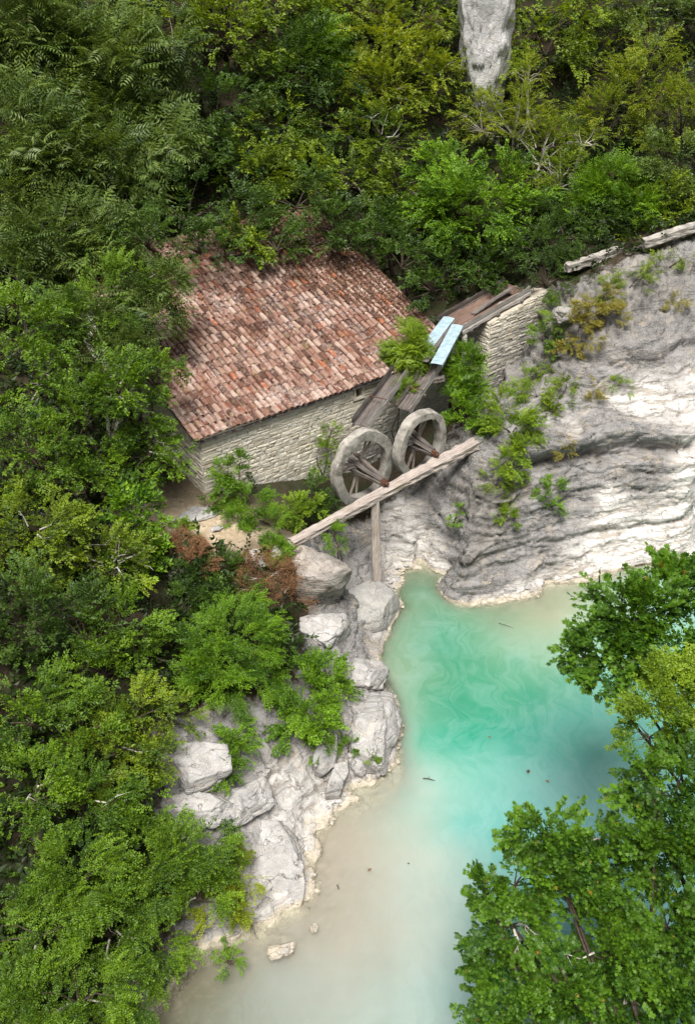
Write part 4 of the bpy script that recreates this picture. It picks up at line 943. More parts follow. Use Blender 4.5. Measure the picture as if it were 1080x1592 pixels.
def spray(kind, seed):
    """a twig with leaves: verts, faces by size, tint per leaf"""
    r = rng(seed); V = []; F = {}; n = 0; T = {}
    def leaf(base, d, up, size, lf):
        nonlocal n
        v, fs = LEAF[lf]; M = rot_from(np.array([d], float), np.array([up], float))[0]
        V.append(v * size @ M + base); t = r.random()
        for f in fs: F.setdefault(len(f), []).append([i + n for i in f]); T.setdefault(len(f), []).append(t)
        n += len(v)
    if kind == 'frond':                                   # rosette of long pinnate leaves
        for k in range(5):
            a = k / 5 * 6.283 + r.uniform(-.4, .4); L = r.uniform(.42, .62); el = r.uniform(.15, .75)
            d = np.array([math.cos(a) * math.cos(el), .55 + .3 * r.random(), math.sin(a) * math.cos(el)]); d /= np.linalg.norm(d)
            p = np.zeros(3); m = 7
            for i in range(m):
                d = d + np.array([0, 0, -.07]); d /= np.linalg.norm(d); p = p + d * L / m
                s = np.cross(d, (0, 0, 1)); s /= max(np.linalg.norm(s), 1e-6)
                sz = L * .27 * (1 - .5 * abs(i / m - .35))
                for sg in (-1, 1): leaf(p, s * sg + d * .45 + np.array([0, 0, -.22]), (0, 0, 1), sz * r.uniform(.85, 1.15), 'narrow')
            leaf(p, d, (0, 0, 1), L * .2, 'narrow')
    else:
        lf, m, L, sz = {'small': ('oval', 11, .34, .085), 'fine': ('narrow', 15, .36, .085), 'maple': ('maple', 9, .34, .095), 'hang': ('oval', 13, .46, .085), 'big': ('oval', 9, .4, .14), 'dry': ('narrow', 10, .35, .05)}[kind]
        p = np.zeros(3); d = np.array([0, 1., 0.])
        for i in range(m):
            d = d + r.normal(0, .10, 3) + np.array([0, 0, -.03]); d /= np.linalg.norm(d); p = p + d * L / m
            sg = 1 if i % 2 else -1
            out = np.array([sg * r.uniform(.5, 1), r.uniform(.2, .8), r.uniform(-.35, .35)])
            leaf(p, out, (r.normal(0, .35), r.normal(0, .35), 1), sz * r.uniform(.7, 1.25), lf)
        leaf(p, d, (0, 0, 1), sz, lf)
    return np.concatenate(V), {k: np.array(f) for k, f in F.items()}, {k: np.array(t) for k, t in T.items()}
SPR = {k: [spray(k, 100 + 7 * i) for i in range(5)] for k in ('frond', 'small', 'fine', 'maple', 'hang', 'big', 'dry')}
TRI = [0]; DENS = 3.0
def crown_mesh(name, pts, dirs, ups, scale, kind, mat, seed, tint):
    r = rng(seed); var = r.integers(0, 5, len(pts)); Vs = []; Fs = {}; Ts = {}; base = 0
    for k in range(5):
        m = np.nonzero(var == k)[0]
        if not len(m): continue
        v, F, T = SPR[kind][k]
        M = rot_from(dirs[m], ups[m])
        W = np.einsum('vj,njk->nvk', v, M) * scale[m][:, None, None] + pts[m][:, None, :]
        Vs.append(W.reshape(-1, 3)); off = base + np.arange(len(m)) * len(v)
        for s in F:
            Fs.setdefault(s, []).append((F[s][None] + off[:, None, None]).reshape(-1, s))
            Ts.setdefault(s, []).append((tint[m][:, None] * .7 + T[s][None] * .3).ravel())
        base += len(m) * len(v)
    fs = [np.concatenate(Fs[s]) for s in Fs]; ts = np.concatenate([np.concatenate(Ts[s]) for s in Fs])
    TRI[0] += sum(len(f) * (f.shape[1] - 2) for f in fs)
    return mesh_np(name, np.concatenate(Vs), fs, mat, False, {'tint': ('FACE', np.clip(ts, 0, 1))})
def puff_points(puffs, dens, sc, seed, droop=0.0, fill=.22, tip=.19, low=-.45, gap=.30):
    """twig positions: clusters round branch tips near the surface of each lobe"""
    r = rng(seed); P = []; D = []; Tn = []; tips = []
    for (x, y, z, R_) in puffs:
        c = np.array([x, y, z]); N = max(10, int(DENS * dens * 4.2 * R_ * R_ / (sc * sc))); nt = max(5, int(7 + 9 * R_))
        u = r.normal(0, 1, (nt * 3, 3)); u /= np.linalg.norm(u, axis=1, keepdims=True); vd = c - np.array([0, 0, 22.0]); vd /= np.linalg.norm(vd); u = u[(u[:, 2] > low) & (u @ vd < .45)][:nt]
        rad = R_ * r.uniform(.62, 1.06, len(u)); tp = c + u * rad[:, None] * np.array([1, 1, .88])
        tips.append((c, tp))
        ti = r.integers(0, len(u), N); tt = r.random(len(u))
        off = r.normal(0, tip * R_ * .62, (N, 3)) * np.array([1.15, 1.15, .5])
        p = tp[ti] + off
        inn = r.random(N) < fill
        p[inn] = c + (p[inn] - c) * r.uniform(.35, .8, (inn.sum(), 1))
        g = fbm(p * (1.1 / max(R_, .4)) + seed * .37, 2, seed % 97)
        keep = g > -gap * 1.6 + .0
        d = (p - c) / R_ * 1.0 + u[ti] * .4 + r.normal(0, .35, (N, 3)); d[:, 2] += .12 - droop
        P.append(p[keep]); D.append(d[keep]); Tn.append(np.clip(.72 * tt[ti] + .28 * r.random(N) + .0, 0, 1)[keep])
    return np.concatenate(P), np.concatenate(D), np.concatenate(Tn), tips
def plant(name, label, cat, puffs, kind, mat, seed, dens=26, sc=1.0, root=None, bark=None, trunk_r=.09, group=None, droop=0.0, limbs=True, bare=0, fill=.16, tip=.19, low=-.45, gap=.34, drop_z=None):
    puffs = [tuple(p) for p in puffs]; sc = sc * 1.1
    cx, cy_, cz = np.mean([p[:3] for p in puffs], 0)
    if root is None:
        root = (cx, cy_ + .3, max(ground_z(cx, cy_ + .3), -.2) - .1)
        if root[2] > cz - .2: root = (cx, cy_, cz - puffs[0][3] * .8)
    t = thing(name, label, cat, root, 0, group)
    P, D, Tn, tips = puff_points(puffs, dens, sc, seed, droop, fill, tip, low, gap)
    r = rng(seed + 1); n = len(P)
    ups = r.normal(0, .30, (n, 3)); ups[:, 2] += 1
    sc_ = sc * r.uniform(.75, 1.25, n)
    o3 = np.array(root)
    obj('crown' if cat in ('tree',) else 'foliage', crown_mesh('crown', P - o3, D, ups, sc_, kind, mat, seed + 2, Tn), t)
    if limbs:
        mb = MB(); bark = bark or M_bark
        rt_ = np.array(root) - o3
        for (c, tp) in tips:
            c = c - o3 - np.array([0, 0, .4 * abs(tp[:, 2] - c[2]).max()]); H = np.linalg.norm(c)
            m1_ = rt_ + (c - rt_) * .5 + r.normal(0, .08 * H, 3) * np.array([1, 1, .3])
            tube(mb, [rt_, m1_ , c], [trunk_r, trunk_r * .75, trunk_r * .5], 6)
            for q in tp[:max(4, len(tp) // 2)]:
                q = q - o3; mid = c + (q - c) * .55 + r.normal(0, .06 * np.linalg.norm(q - c), 3); mid[2] += .05
                tube(mb, [c, mid, q], [trunk_r * .38, trunk_r * .22, trunk_r * .06], 4)
        mb.build('trunk' if cat == 'tree' else 'stem', bark, t)
    if bare:
        for k in range(bare):
            mb = MB()
            c, tp = tips[int(r.integers(0, len(tips)))]; c = c - o3; q = tp[int(r.integers(0, len(tp)))] - o3
            d = q - c; L = np.linalg.norm(d); q = c + d * r.uniform(1.0, 1.22)
            if droop > .2: q[2] -= .4 * L
            pts = [c + (q - c) * .25, c + (q - c) * .55 + r.normal(0, .09 * L, 3), c + (q - c) * .8 + r.normal(0, .07 * L, 3), q]
            tube(mb, pts, [.026, .019, .012, .005], 4)
            for j in range(3):
                a = pts[1 + j % 2] + r.normal(0, .02, 3); e = a + (q - c) / L * .3 * L * r.uniform(.5, 1) + r.normal(0, .16 * L, 3)
                tube(mb, [a, (a + e) / 2 + r.normal(0, .04 * L, 3), e], [.012, .008, .003], 4)
            mb.build('bare_branch', M_bark_pale, t)
    return t
LM = {
 'deep': leaf_material('deep_green_leaf', (0.008, 0.026, 0.004), (0.08, 0.15, 0.013), trans=.35),
 'olive': leaf_material('olive_leaf', (0.022, 0.058, 0.005), (0.225, 0.31, 0.014), trans=.34),
 'yellow': leaf_material('yellow_green_leaf', (0.055, 0.11, 0.008), (0.31, 0.37, 0.02), (0.30, 0.26, 0.03), .04, .45),
 'sumac': leaf_material('soft_green_leaf', (0.024, 0.056, 0.012), (0.18, 0.255, 0.05), trans=.34),
 'bright': leaf_material('bright_green_leaf', (0.018, 0.066, 0.004), (0.19, 0.345, 0.012), trans=.36),
 'maple': leaf_material('maple_leaf', (0.012, 0.05, 0.006), (0.12, 0.245, 0.014), (0.35, 0.16, 0.03), .006, .40),
 'lime': leaf_material('lime_leaf', (0.05, 0.12, 0.008), (0.26, 0.37, 0.022), trans=.42),
 'willow': leaf_material('mid_green_leaf', (0.012, 0.044, 0.004), (0.165, 0.285, 0.012), trans=.34),
 'dry': leaf_material('dry_leaf', (0.12, 0.065, 0.035), (0.30, 0.16, 0.08), trans=.2, gloss=.1),
 'straw': leaf_material('straw_leaf', (0.14, 0.13, 0.02), (0.34, 0.30, 0.06), trans=.4),
}
def tree(label, puffs, kind, mat, seed, **kw):
    kw.setdefault('group', 'trees on the slope'); kw.setdefault('bark', M_bark)
    return plant(kw.pop('name', 'tree'), label, 'tree', puffs, kind, LM[mat], seed, **kw)
def bush(label, puffs, kind, mat, seed, **kw):
    kw.setdefault('trunk_r', .03); kw.setdefault('group', 'bushes')
    return plant(kw.pop('name', 'bush'), label, kw.pop('cat', 'bush'), puffs, kind, LM[mat], seed, **kw)

# top left: feathery tree-of-heaven stand
G = 'feathery trees at upper left'
FR = dict(name='feathery_tree', group=G, bark=M_bark_pale, trunk_r=.06, tip=.20, fill=.10)
tree('pale feathery tree in the top left corner', [(-12.76, 43.00, 15.21, 2.40), (-11.00, 43.00, 14.40, 2.05), (-13.14, 41.70, 13.35, 1.77)], 'frond', 'sumac', 1, dens=8.5, sc=1.72, **FR)
tree('feathery tree right of the corner one, against the dark wood', [(-9.26, 42.00, 13.52, 1.90), (-9.90, 41.00, 12.07, 1.78), (-8.45, 42.00, 11.82, 1.43)], 'frond', 'sumac', 2, dens=8.5, sc=1.65, **FR)
tree('slim feathery sapling with a flat rosette top, set against the dark wood', [(-6.92, 43.00, 14.70, 0.92), (-7.83, 43.00, 14.16, 0.67), (-7.80, 43.00, 13.20, 0.78)], 'frond', 'sumac', 3, dens=7, sc=1.50, **FR)
tree('feathery tree at the left edge below the corner tree', [(-12.10, 38.00, 12.22, 1.90), (-10.81, 38.00, 11.41, 1.80), (-12.15, 36.00, 10.37, 1.64)], 'frond', 'sumac', 4, dens=8.5, sc=1.58, **FR)
tree('feathery tree reaching right with long drooping leaves, left of the dark wood', [(-9.18, 39.00, 10.77, 1.74), (-7.40, 40.00, 11.47, 1.13), (-8.61, 38.00, 9.84, 1.35)], 'frond', 'sumac', 5, dens=8.5, sc=1.65, **FR)
tree('feathery tree whose low leaves hang over the hidden corner of the roof', [(-10.41, 35.00, 9.53, 1.74), (-8.86, 35.00, 9.05, 1.40), (-11.50, 34.00, 8.47, 1.38)], 'frond', 'sumac', 6, dens=8.5, sc=1.50, bare=6, **FR)
tree('feathery limbs of a tree spreading across the left end of the tiles', [(-6.11, 31.00, 9.44, 0.67), (-6.06, 30.00, 8.80, 0.54), (-6.60, 30.50, 8.99, 0.71), (-6.66, 29.00, 8.10, 0.82), (-6.56, 28.80, 7.47, 0.45), (-8.01, 29.40, 8.58, 0.78), (-7.54, 28.60, 7.85, 0.73)], 'frond', 'sumac', 8, dens=9, sc=1.0, root=(-8.2, 29.5, 4.2), **{**FR, 'trunk_r': .05})
tree('small feathery tree standing over the top edge of the roof', [(-7.04, 38.35, 7.68, 0.77), (-8.48, 38.00, 8.97, 0.85)], 'frond', 'sumac', 7, dens=8, sc=1.35, **FR)
# dark wood behind the mill
G = 'dark broadleaf trees behind the mill'
DK = dict(name='broadleaf_tree', group=G, trunk_r=.12)
tree('dark tree with pale tips at the top edge, above the sapling', [(-5.24, 46.80, 14.36, 2.48), (-7.54, 47.95, 15.07, 1.96), (-3.39, 48.40, 14.87, 1.98)], 'small', 'olive', 11, dens=15, sc=1.6, **DK)
tree('dark tree in the middle of the wood, left of the bright drooping one', [(-5.61, 43.30, 11.76, 2.00), (-6.27, 41.30, 10.49, 1.57), (-4.52, 42.15, 10.51, 1.59)], 'small', 'deep', 12, dens=16, sc=1.5, **DK)
tree('bright tipped tree with drooping yellowish sprays above the roof', [(-2.96, 43.10, 10.91, 1.61), (-1.86, 41.65, 9.61, 1.46), (-3.70, 41.20, 9.48, 1.32)], 'hang', 'olive', 13, dens=16, sc=1.35, droop=.35, **DK)
tree('low dark tree just behind the left half of the roof ridge', [(-6.98, 34.00, 9.77, 0.90), (-5.29, 34.60, 9.32, 0.83), (-4.41, 34.80, 9.08, 0.51), (-6.01, 37.00, 9.92, 1.32), (-4.11, 37.00, 9.56, 1.21), (-3.61, 36.40, 9.03, 0.72)], 'small', 'deep', 14, dens=16, sc=1.3, root=(-6.6, 38.6, 7.6), **DK)
tree('low dark tree just behind the middle of the roof ridge', [(-2.63, 36.00, 8.88, 0.77), (-1.22, 37.00, 8.77, 0.88), (0.00, 37.30, 8.58, 0.74), (-2.02, 39.00, 9.65, 1.39), (-0.50, 38.20, 8.90, 0.95)], 'small', 'deep', 15, dens=16, sc=1.3, root=(-3, 41, 8), **DK)
tree('large leaved shrub like tree poking over the top edge of the tiles', [(-3.55, 36.00, 8.73, 0.53), (-3.88, 36.30, 9.19, 0.62)], 'big', 'olive', 16, dens=14, sc=1.0, root=(-6.2, 38.3, 7.6), **DK)
tree('dark tree behind the feathery green crown near the top centre', [(-1.66, 45.95, 12.99, 2.07), (-2.76, 45.75, 12.77, 1.66), (-0.55, 44.55, 11.47, 1.65)], 'small', 'deep', 17, dens=16, sc=1.5, **DK)
tree('green feathery crown in the wood near the top centre', [(-1.40, 47.00, 13.82, 0.95), (-0.56, 47.00, 13.17, 0.79)], 'frond', 'bright', 18, dens=8, sc=1.2, name='feathery_tree', group='feathery trees at upper left', trunk_r=.06)
tree('yellow green tree left of the pinnacle with pale bare twigs', [(1.69, 47.50, 13.60, 1.98), (3.25, 46.80, 12.56, 1.70), (0.56, 46.25, 12.40, 1.40), (1.67, 45.65, 12.01, 1.67)], 'small', 'yellow', 19, dens=17, sc=1.35, bare=8, **DK)
tree('olive tree with bare grey twigs in front of the yellow green one', [(1.37, 43.70, 10.63, 1.64), (0.13, 41.95, 9.52, 1.48), (2.29, 41.95, 9.26, 1.35)], 'small', 'olive', 20, dens=16, sc=1.35, bare=8, **DK)
tree('dark tree closing the gap right of the roof ridge', [(0.91, 39.50, 8.32, 1.17), (2.11, 37.00, 7.93, 0.94), (2.62, 40.00, 8.28, 1.31), (3.18, 35.40, 7.54, 0.77), (1.51, 38.00, 8.46, 0.90)], 'small', 'deep', 21, dens=16, sc=1.3, **DK)
tree('top edge tree between the sapling and the pinnacle', [(0.57, 49.05, 14.78, 1.72), (2.88, 49.45, 14.85, 2.02), (-1.15, 49.35, 14.99, 1.44)], 'small', 'olive', 22, dens=15, sc=1.5, **DK)
# right of the pinnacle
G = 'trees above the right cliff'
RT = dict(name='broadleaf_tree', group=G, trunk_r=.10)
tree('dark tree right of the pinnacle at the top edge', [(8.91, 48.60, 13.81, 2.30), (10.55, 50.20, 14.61, 2.05), (11.21, 48.10, 13.10, 1.58)], 'small', 'olive', 31, dens=15, sc=1.5, **RT)
tree('grey green tree in the top right corner', [(13.52, 48.95, 14.27, 2.16), (15.32, 50.00, 14.64, 1.75)], 'small', 'sumac', 32, dens=15, sc=1.5, **RT)
tree('yellow green tree with a pointed top at the right edge', [(12.63, 45.00, 12.15, 2.06), (11.03, 44.55, 11.20, 1.52), (13.95, 43.35, 11.50, 1.74), (12.63, 45.00, 14.04, 0.80)], 'fine', 'yellow', 33, dens=17, sc=1.4, **RT)
tree('light green slender tree with pale stems in front of the pinnacle foot', [(7.22, 44.85, 11.13, 1.67), (5.85, 45.00, 11.10, 1.25), (8.18, 43.25, 10.21, 1.36), (7.78, 46.00, 12.72, 0.78)], 'fine', 'yellow', 34, dens=15, sc=1.3, bare=10, **{**RT, 'bark': M_bark_pale})
tree('pale stemmed open tree with bare twigs leaning right above the ledge', [(8.80, 41.70, 9.60, 1.20), (7.82, 41.70, 8.80, 1.08), (9.82, 43.00, 10.81, 0.91)], 'fine', 'olive', 35, dens=12, sc=1.2, bare=14, **{**RT, 'bark': M_bark_pale})
tree('big round deep green tree above the flume', [(5.07, 39.90, 8.85, 2.21), (3.68, 40.05, 8.27, 1.45), (6.60, 41.00, 9.28, 1.58), (4.23, 41.50, 9.92, 1.32)], 'small', 'bright', 36, dens=20, sc=1.2, **RT)
tree('dark narrow tree hanging over the upper end of the flume', [(7.42, 37.80, 8.14, 1.13), (7.74, 36.85, 7.21, 0.85), (7.24, 39.50, 8.59, 1.03)], 'fine', 'deep', 37, dens=18, sc=1.2, **RT)
tree('bright green tree with layered fronds right of the round tree', [(10.54, 40.55, 9.68, 1.17), (11.49, 39.80, 9.14, 0.93), (9.91, 40.05, 8.80, 0.89)], 'frond', 'bright', 38, dens=9, sc=.9, **RT)
tree('grey green tree at the right edge above the channel wall', [(13.03, 41.20, 10.52, 1.43), (12.26, 40.50, 9.44, 1.04), (13.85, 40.20, 9.53, 1.04)], 'small', 'sumac', 39, dens=15, sc=1.2, **RT)
tree('dark understory tree below the round deep green tree', [(3.88, 38.35, 7.01, 1.16), (5.25, 37.90, 7.05, 1.07), (6.47, 38.70, 7.41, 0.88)], 'small', 'deep', 40, dens=17, sc=1.2, low=-.2, **RT)
tree('dark leafy tree filling the gap above the shorter channel wall', [(8.63, 38.50, 8.49, 0.91), (9.96, 39.00, 8.76, 0.87), (11.40, 39.25, 8.93, 0.72), (9.36, 40.00, 8.94, 0.88)], 'fine', 'deep', 42, dens=19, sc=1.15, **RT)
tree('olive bush like tree at the right edge above the longer channel wall', [(12.88, 39.85, 9.38, 0.93), (13.60, 39.10, 9.24, 0.76), (12.05, 39.35, 9.03, 0.72)], 'small', 'olive', 43, dens=18, sc=1.15, **RT)
bush('dark bush spilling over the channel wall at the right edge', [(11.22, 38.15, 8.46, 0.35), (12.76, 39.10, 8.98, 0.46)], 'fine', 'olive', 41, dens=17, sc=1.0)
# left of the mill
G = 'small leaved trees left of the mill'
LT = dict(name='small_leaved_tree', group=G, trunk_r=.08)
tree('pale olive tree growing over the left end of the roof', [(-7.73, 30.00, 9.20, 1.34), (-6.84, 31.00, 9.44, 1.01), (-8.82, 29.50, 8.76, 1.23), (-6.48, 30.50, 8.19, 0.77)], 'fine', 'willow', 51, dens=20, sc=1.0, bare=8, **LT)
tree('tree at the left edge level with the roof', [(-9.82, 28.00, 9.01, 1.47), (-9.39, 27.00, 7.77, 1.17)], 'small', 'willow', 52, dens=17, sc=1.1, bare=4, **LT)
tree('bright green tree against the left end of the roof eave', [(-6.94, 26.50, 7.82, 1.35), (-6.21, 26.40, 7.00, 0.86), (-5.46, 25.80, 5.88, 0.59), (-6.14, 25.80, 6.22, 0.78), (-7.89, 26.00, 7.22, 1.15), (-5.93, 27.50, 7.95, 0.69)], 'small', 'willow', 53, dens=20, sc=1.0, bare=8, **LT)
tree('tree left of the mill corner in the second row down', [(-9.11, 25.00, 6.49, 1.33), (-7.88, 25.00, 5.81, 1.15), (-6.86, 25.50, 5.49, 0.98)], 'small', 'willow', 54, dens=17, sc=1.0, **LT)
tree('yellowish tree with twisted white twigs at the left edge', [(-8.65, 22.05, 5.83, 1.32), (-7.64, 22.50, 5.05, 1.18), (-6.73, 22.20, 4.59, 1.00)], 'small', 'olive', 55, dens=19, sc=1.0, bare=12, **LT)
tree('dark green tree with larger leaves just left of the dirt path', [(-6.38, 24.00, 4.87, 0.80), (-6.20, 23.50, 4.05, 0.69), (-6.38, 22.25, 3.85, 0.74)], 'big', 'bright', 56, dens=15, sc=.85, **LT)
tree('shadowed tree at the left edge below the twisted white twigs', [(-7.99, 19.15, 5.33, 1.30), (-6.86, 19.45, 4.62, 1.09)], 'small', 'deep', 57, dens=15, sc=1.0, **LT)
tree('mid green tree under the large leaved one, left of the spit', [(-6.02, 20.00, 4.13, 1.03), (-5.27, 19.80, 3.62, 0.78), (-6.30, 18.70, 3.97, 0.83)], 'small', 'willow', 58, dens=18, sc=.9, **LT)
# the spit
B = 'bushes on the rocky spit'
bush('large bright green round bush on the middle of the spit', [(-3.18, 20.35, 3.35, 1.27), (-3.99, 19.65, 3.29, 0.95), (-2.49, 20.10, 2.62, 0.86), (-3.45, 19.25, 2.96, 0.86), (-3.31, 22.40, 2.87, 0.72)], 'fine', 'bright', 61, dens=30, sc=.8, group=B)
bush('leafy green bush beside the long white block', [(-1.06, 19.65, 2.20, 0.92), (-0.56, 21.00, 1.49, 0.64), (-1.23, 18.95, 1.81, 0.74), (-0.37, 20.30, 1.42, 0.48)], 'small', 'bright', 62, dens=26, sc=.75, group=B)
bush('trailing leafy sprig hanging below the bush by the white block', [(-0.79, 18.60, 1.17, 0.32), (-0.89, 19.15, 1.34, 0.36)], 'small', 'bright', 63, dens=26, sc=.6, group=B)
bush('small leafy bush growing from the crack in the sloping bank', [(-3.07, 17.50, 2.16, 0.53), (-3.21, 17.00, 1.88, 0.39), (-2.88, 18.15, 2.17, 0.31)], 'small', 'bright', 64, dens=26, sc=.65, group=B)
bush('small plant between slab and long block on the rocky point', [(0.02, 18.90, 0.79, 0.23)], 'small', 'bright', 65, dens=30, sc=.45, group=B)
bush('tiny plant on the small grey cubes at the tip', [(0.64, 18.60, 0.73, 0.14)], 'small', 'lime', 66, dens=30, sc=.4, group=B)
bush('shadowed ivy covered bush left of the dry brown one', [(-4.19, 22.95, 3.40, 0.72), (-3.80, 23.70, 3.29, 0.62), (-4.63, 21.90, 3.30, 0.67), (-3.93, 22.10, 3.00, 0.56)], 'small', 'deep', 67, dens=24, sc=.8, group=B)
bush('russet brown shrub with green top by the path', [(-4.97, 24.00, 3.67, 0.58), (-4.62, 23.45, 3.49, 0.54)], 'fine', 'dry', 68, dens=40, sc=.7, group=B)
bush('small green clump crowning the russet shrub', [(-5.15, 24.90, 3.69, 0.44)], 'small', 'lime', 69, dens=24, sc=.6, group=B)
bush('dry brown thorn bush hanging below the beam block', [(-2.45, 23.70, 2.92, 0.75), (-2.01, 23.55, 2.40, 0.71), (-2.87, 23.25, 2.91, 0.58), (-1.80, 24.25, 2.73, 0.48)], 'dry', 'dry', 70, dens=60, sc=.95, bare=12, group=B)
bush('green plant with feather leaves standing above the dry thorn bush', [(-2.20, 24.70, 3.26, 0.44)], 'frond', 'bright', 71, dens=12, sc=.42, group=B)
bush('bright green fern like shrub in front of the mill wall', [(-3.01, 26.40, 3.67, 0.75), (-3.49, 25.90, 3.64, 0.45), (-2.36, 25.85, 3.42, 0.45)], 'fine', 'bright', 72, dens=32, sc=.62, group=B)
bush('ivy bush climbing the mill wall at its corner', [(-3.89, 26.90, 4.63, 0.50), (-3.47, 27.10, 4.94, 0.29), (-3.95, 26.70, 4.09, 0.33)], 'small', 'bright', 73, dens=30, sc=.62, group=B)
bush('small weeds at the foot of the mill corner', [(-4.47, 26.50, 3.72, 0.25), (-4.04, 26.30, 3.69, 0.21)], 'small', 'bright', 74, dens=30, sc=.5, group=B)
bush('bright green shrub under the low end of the long beam', [(-1.68, 26.60, 3.27, 0.55), (-1.17, 27.00, 3.25, 0.47)], 'small', 'lime', 75, dens=28, sc=.65, group=B)
bush('dark bramble between mill wall and larger wheel', [(-1.08, 27.60, 3.36, 0.60), (-0.64, 27.20, 2.98, 0.39)], 'small', 'deep', 76, dens=26, sc=.7, group=B)
bush('yellow green climber hanging on the mill wall', [(-1.19, 30.10, 4.64, 0.34), (-1.13, 29.90, 3.98, 0.31), (-0.67, 29.60, 3.90, 0.29), (-0.96, 29.20, 3.49, 0.25), (-0.56, 29.90, 4.50, 0.20)], 'small', 'lime', 77, dens=24, sc=.6, group=B, name='climber')
bush('green tuft hanging off the block under the beam', [(-0.41, 25.70, 3.15, 0.27), (-0.31, 25.40, 2.86, 0.25)], 'fine', 'bright', 78, dens=30, sc=.5, group=B)
bush('little bright plant growing on the face of the beam block', [(-1.31, 24.70, 2.81, 0.18)], 'small', 'lime', 79, dens=30, sc=.4, group=B)
bush('ivy clump under the right end of the eave', [(0.46, 32.00, 5.40, 0.28), (0.93, 32.40, 5.45, 0.33), (1.41, 32.80, 5.46, 0.35)], 'small', 'deep', 80, dens=28, sc=.6, group=B, name='ivy')
# round the flume and on the cliff
B = 'plants round the flume and on the cliff'
bush('fresh feather leaved plant hiding the right end of the eave', [(2.06, 32.50, 6.55, 0.69), (2.40, 32.10, 6.11, 0.55), (1.73, 32.40, 6.09, 0.41)], 'frond', 'lime', 81, dens=11, sc=.62, group=B)
bush('small feather leaved shoot between the two flumes', [(2.07, 31.00, 5.54, 0.29), (1.84, 30.90, 5.42, 0.20)], 'frond', 'lime', 82, dens=12, sc=.42, group=B)
bush('fern like plant with long fronds right of the second flume', [(4.26, 32.80, 5.64, 0.66), (4.32, 32.20, 5.03, 0.58), (3.86, 32.40, 5.19, 0.42)], 'frond', 'bright', 83, dens=11, sc=.65, group=B)
bush('green thicket between smaller wheel and cliff', [(4.24, 31.00, 4.38, 0.69), (3.80, 31.40, 4.68, 0.46), (4.77, 30.60, 4.35, 0.59)], 'small', 'bright', 84, dens=24, sc=.8, group=B)
bush('tall yellow green bush on the cliff face', [(5.67, 29.85, 4.65, 0.84), (5.47, 31.00, 4.77, 0.64), (6.08, 29.25, 4.11, 0.62), (5.49, 28.80, 3.87, 0.57)], 'small', 'lime', 85, dens=26, sc=.75, group=B, bare=3)
bush('thin upright bush above the tall yellow green one', [(6.91, 32.20, 4.77, 0.61), (7.24, 33.65, 4.95, 0.43), (6.75, 33.40, 4.67, 0.43)], 'fine', 'lime', 86, dens=20, sc=.7, group=B)
bush('low green mat hanging beneath the tall cliff bush', [(5.03, 28.30, 3.41, 0.48), (5.71, 28.20, 2.95, 0.35)], 'fine', 'olive', 87, dens=20, sc=.7, group=B)
bush('little green plant low on the grey rock face', [(5.48, 27.70, 2.36, 0.33), (5.13, 27.65, 2.53, 0.17)], 'small', 'lime', 88, dens=26, sc=.5, group=B)
bush('blue green plant low on the rock face, right of the little one', [(7.01, 28.60, 2.82, 0.44), (7.11, 28.30, 2.48, 0.31)], 'small', 'bright', 89, dens=24, sc=.55, group=B)
bush('small weed in the dark streak under the beam end', [(3.89, 28.20, 2.28, 0.20), (3.67, 28.00, 1.96, 0.18)], 'small', 'bright', 90, dens=26, sc=.45, group=B)
for i, (lab, p) in enumerate((('yellow grass cushion on the ledge below the flume channel', [(9.31, 34.30, 7.36, 0.57), (9.76, 33.95, 7.01, 0.42)]), ('yellow grass clump under the dark knob on the ledge', [(8.80, 33.35, 6.27, 0.42)]),
        ('bright green moss clump on the ledge beside the dark knob', [(7.99, 34.80, 6.38, 0.53), (7.78, 35.80, 6.46, 0.35)]), ('yellow grass tuft high on the right wall', [(12.28, 34.90, 7.11, 0.29), (12.07, 34.60, 6.93, 0.22)]), ('pale tuft on the bright slab of the cliff', [(7.55, 29.50, 3.83, 0.22), (7.59, 29.65, 4.13, 0.16)]),
        ('straw tuft at the foot of the stone abutment', [(5.29, 31.90, 4.14, 0.21)]), ('thin yellow green plant on the gravel step of the cliff', [(8.84, 31.35, 4.84, 0.32), (9.00, 31.85, 5.22, 0.23)]), ('slim green plant at the back of the gravel step', [(9.95, 31.95, 5.17, 0.32)]))):
    bush(lab, p, 'fine', 'straw' if i not in (2, 7) else 'lime', 300 + i, dens=26, sc=.6, name='grass_tuft', cat='grass tuft', group='grass tufts on the cliff', limbs=False)
bush('olive green mat of weeds on the upper cliff wall', [(8.49, 33.85, 6.68, 0.57), (8.18, 33.55, 5.92, 0.43), (8.86, 34.30, 7.24, 0.43)], 'small', 'straw', 311, dens=22, sc=.6, group=B)
bush('dark green shrub growing out of the wall above the gravel step', [(7.48, 34.90, 5.67, 0.49), (7.81, 33.95, 5.60, 0.34)], 'small', 'willow', 312, dens=24, sc=.7, group=B)
bush('bush at the head of the cliff below the shorter channel wall', [(9.66, 34.95, 7.54, 0.48), (10.62, 35.20, 7.84, 0.48), (11.06, 35.60, 7.96, 0.34)], 'fine', 'olive', 313, dens=22, sc=.8, group=B)
bush('weedy shrub under the longer channel wall', [(11.66, 36.15, 8.07, 0.34), (12.66, 36.40, 8.28, 0.34)], 'fine', 'olive', 314, dens=22, sc=.8, group=B)
bush('green shrub on the gravel step left of the thin yellow plant', [(7.52, 31.15, 4.95, 0.46), (7.15, 30.80, 4.75, 0.36), (7.91, 32.10, 5.09, 0.33)], 'small', 'olive', 315, dens=24, sc=.6, group=B)
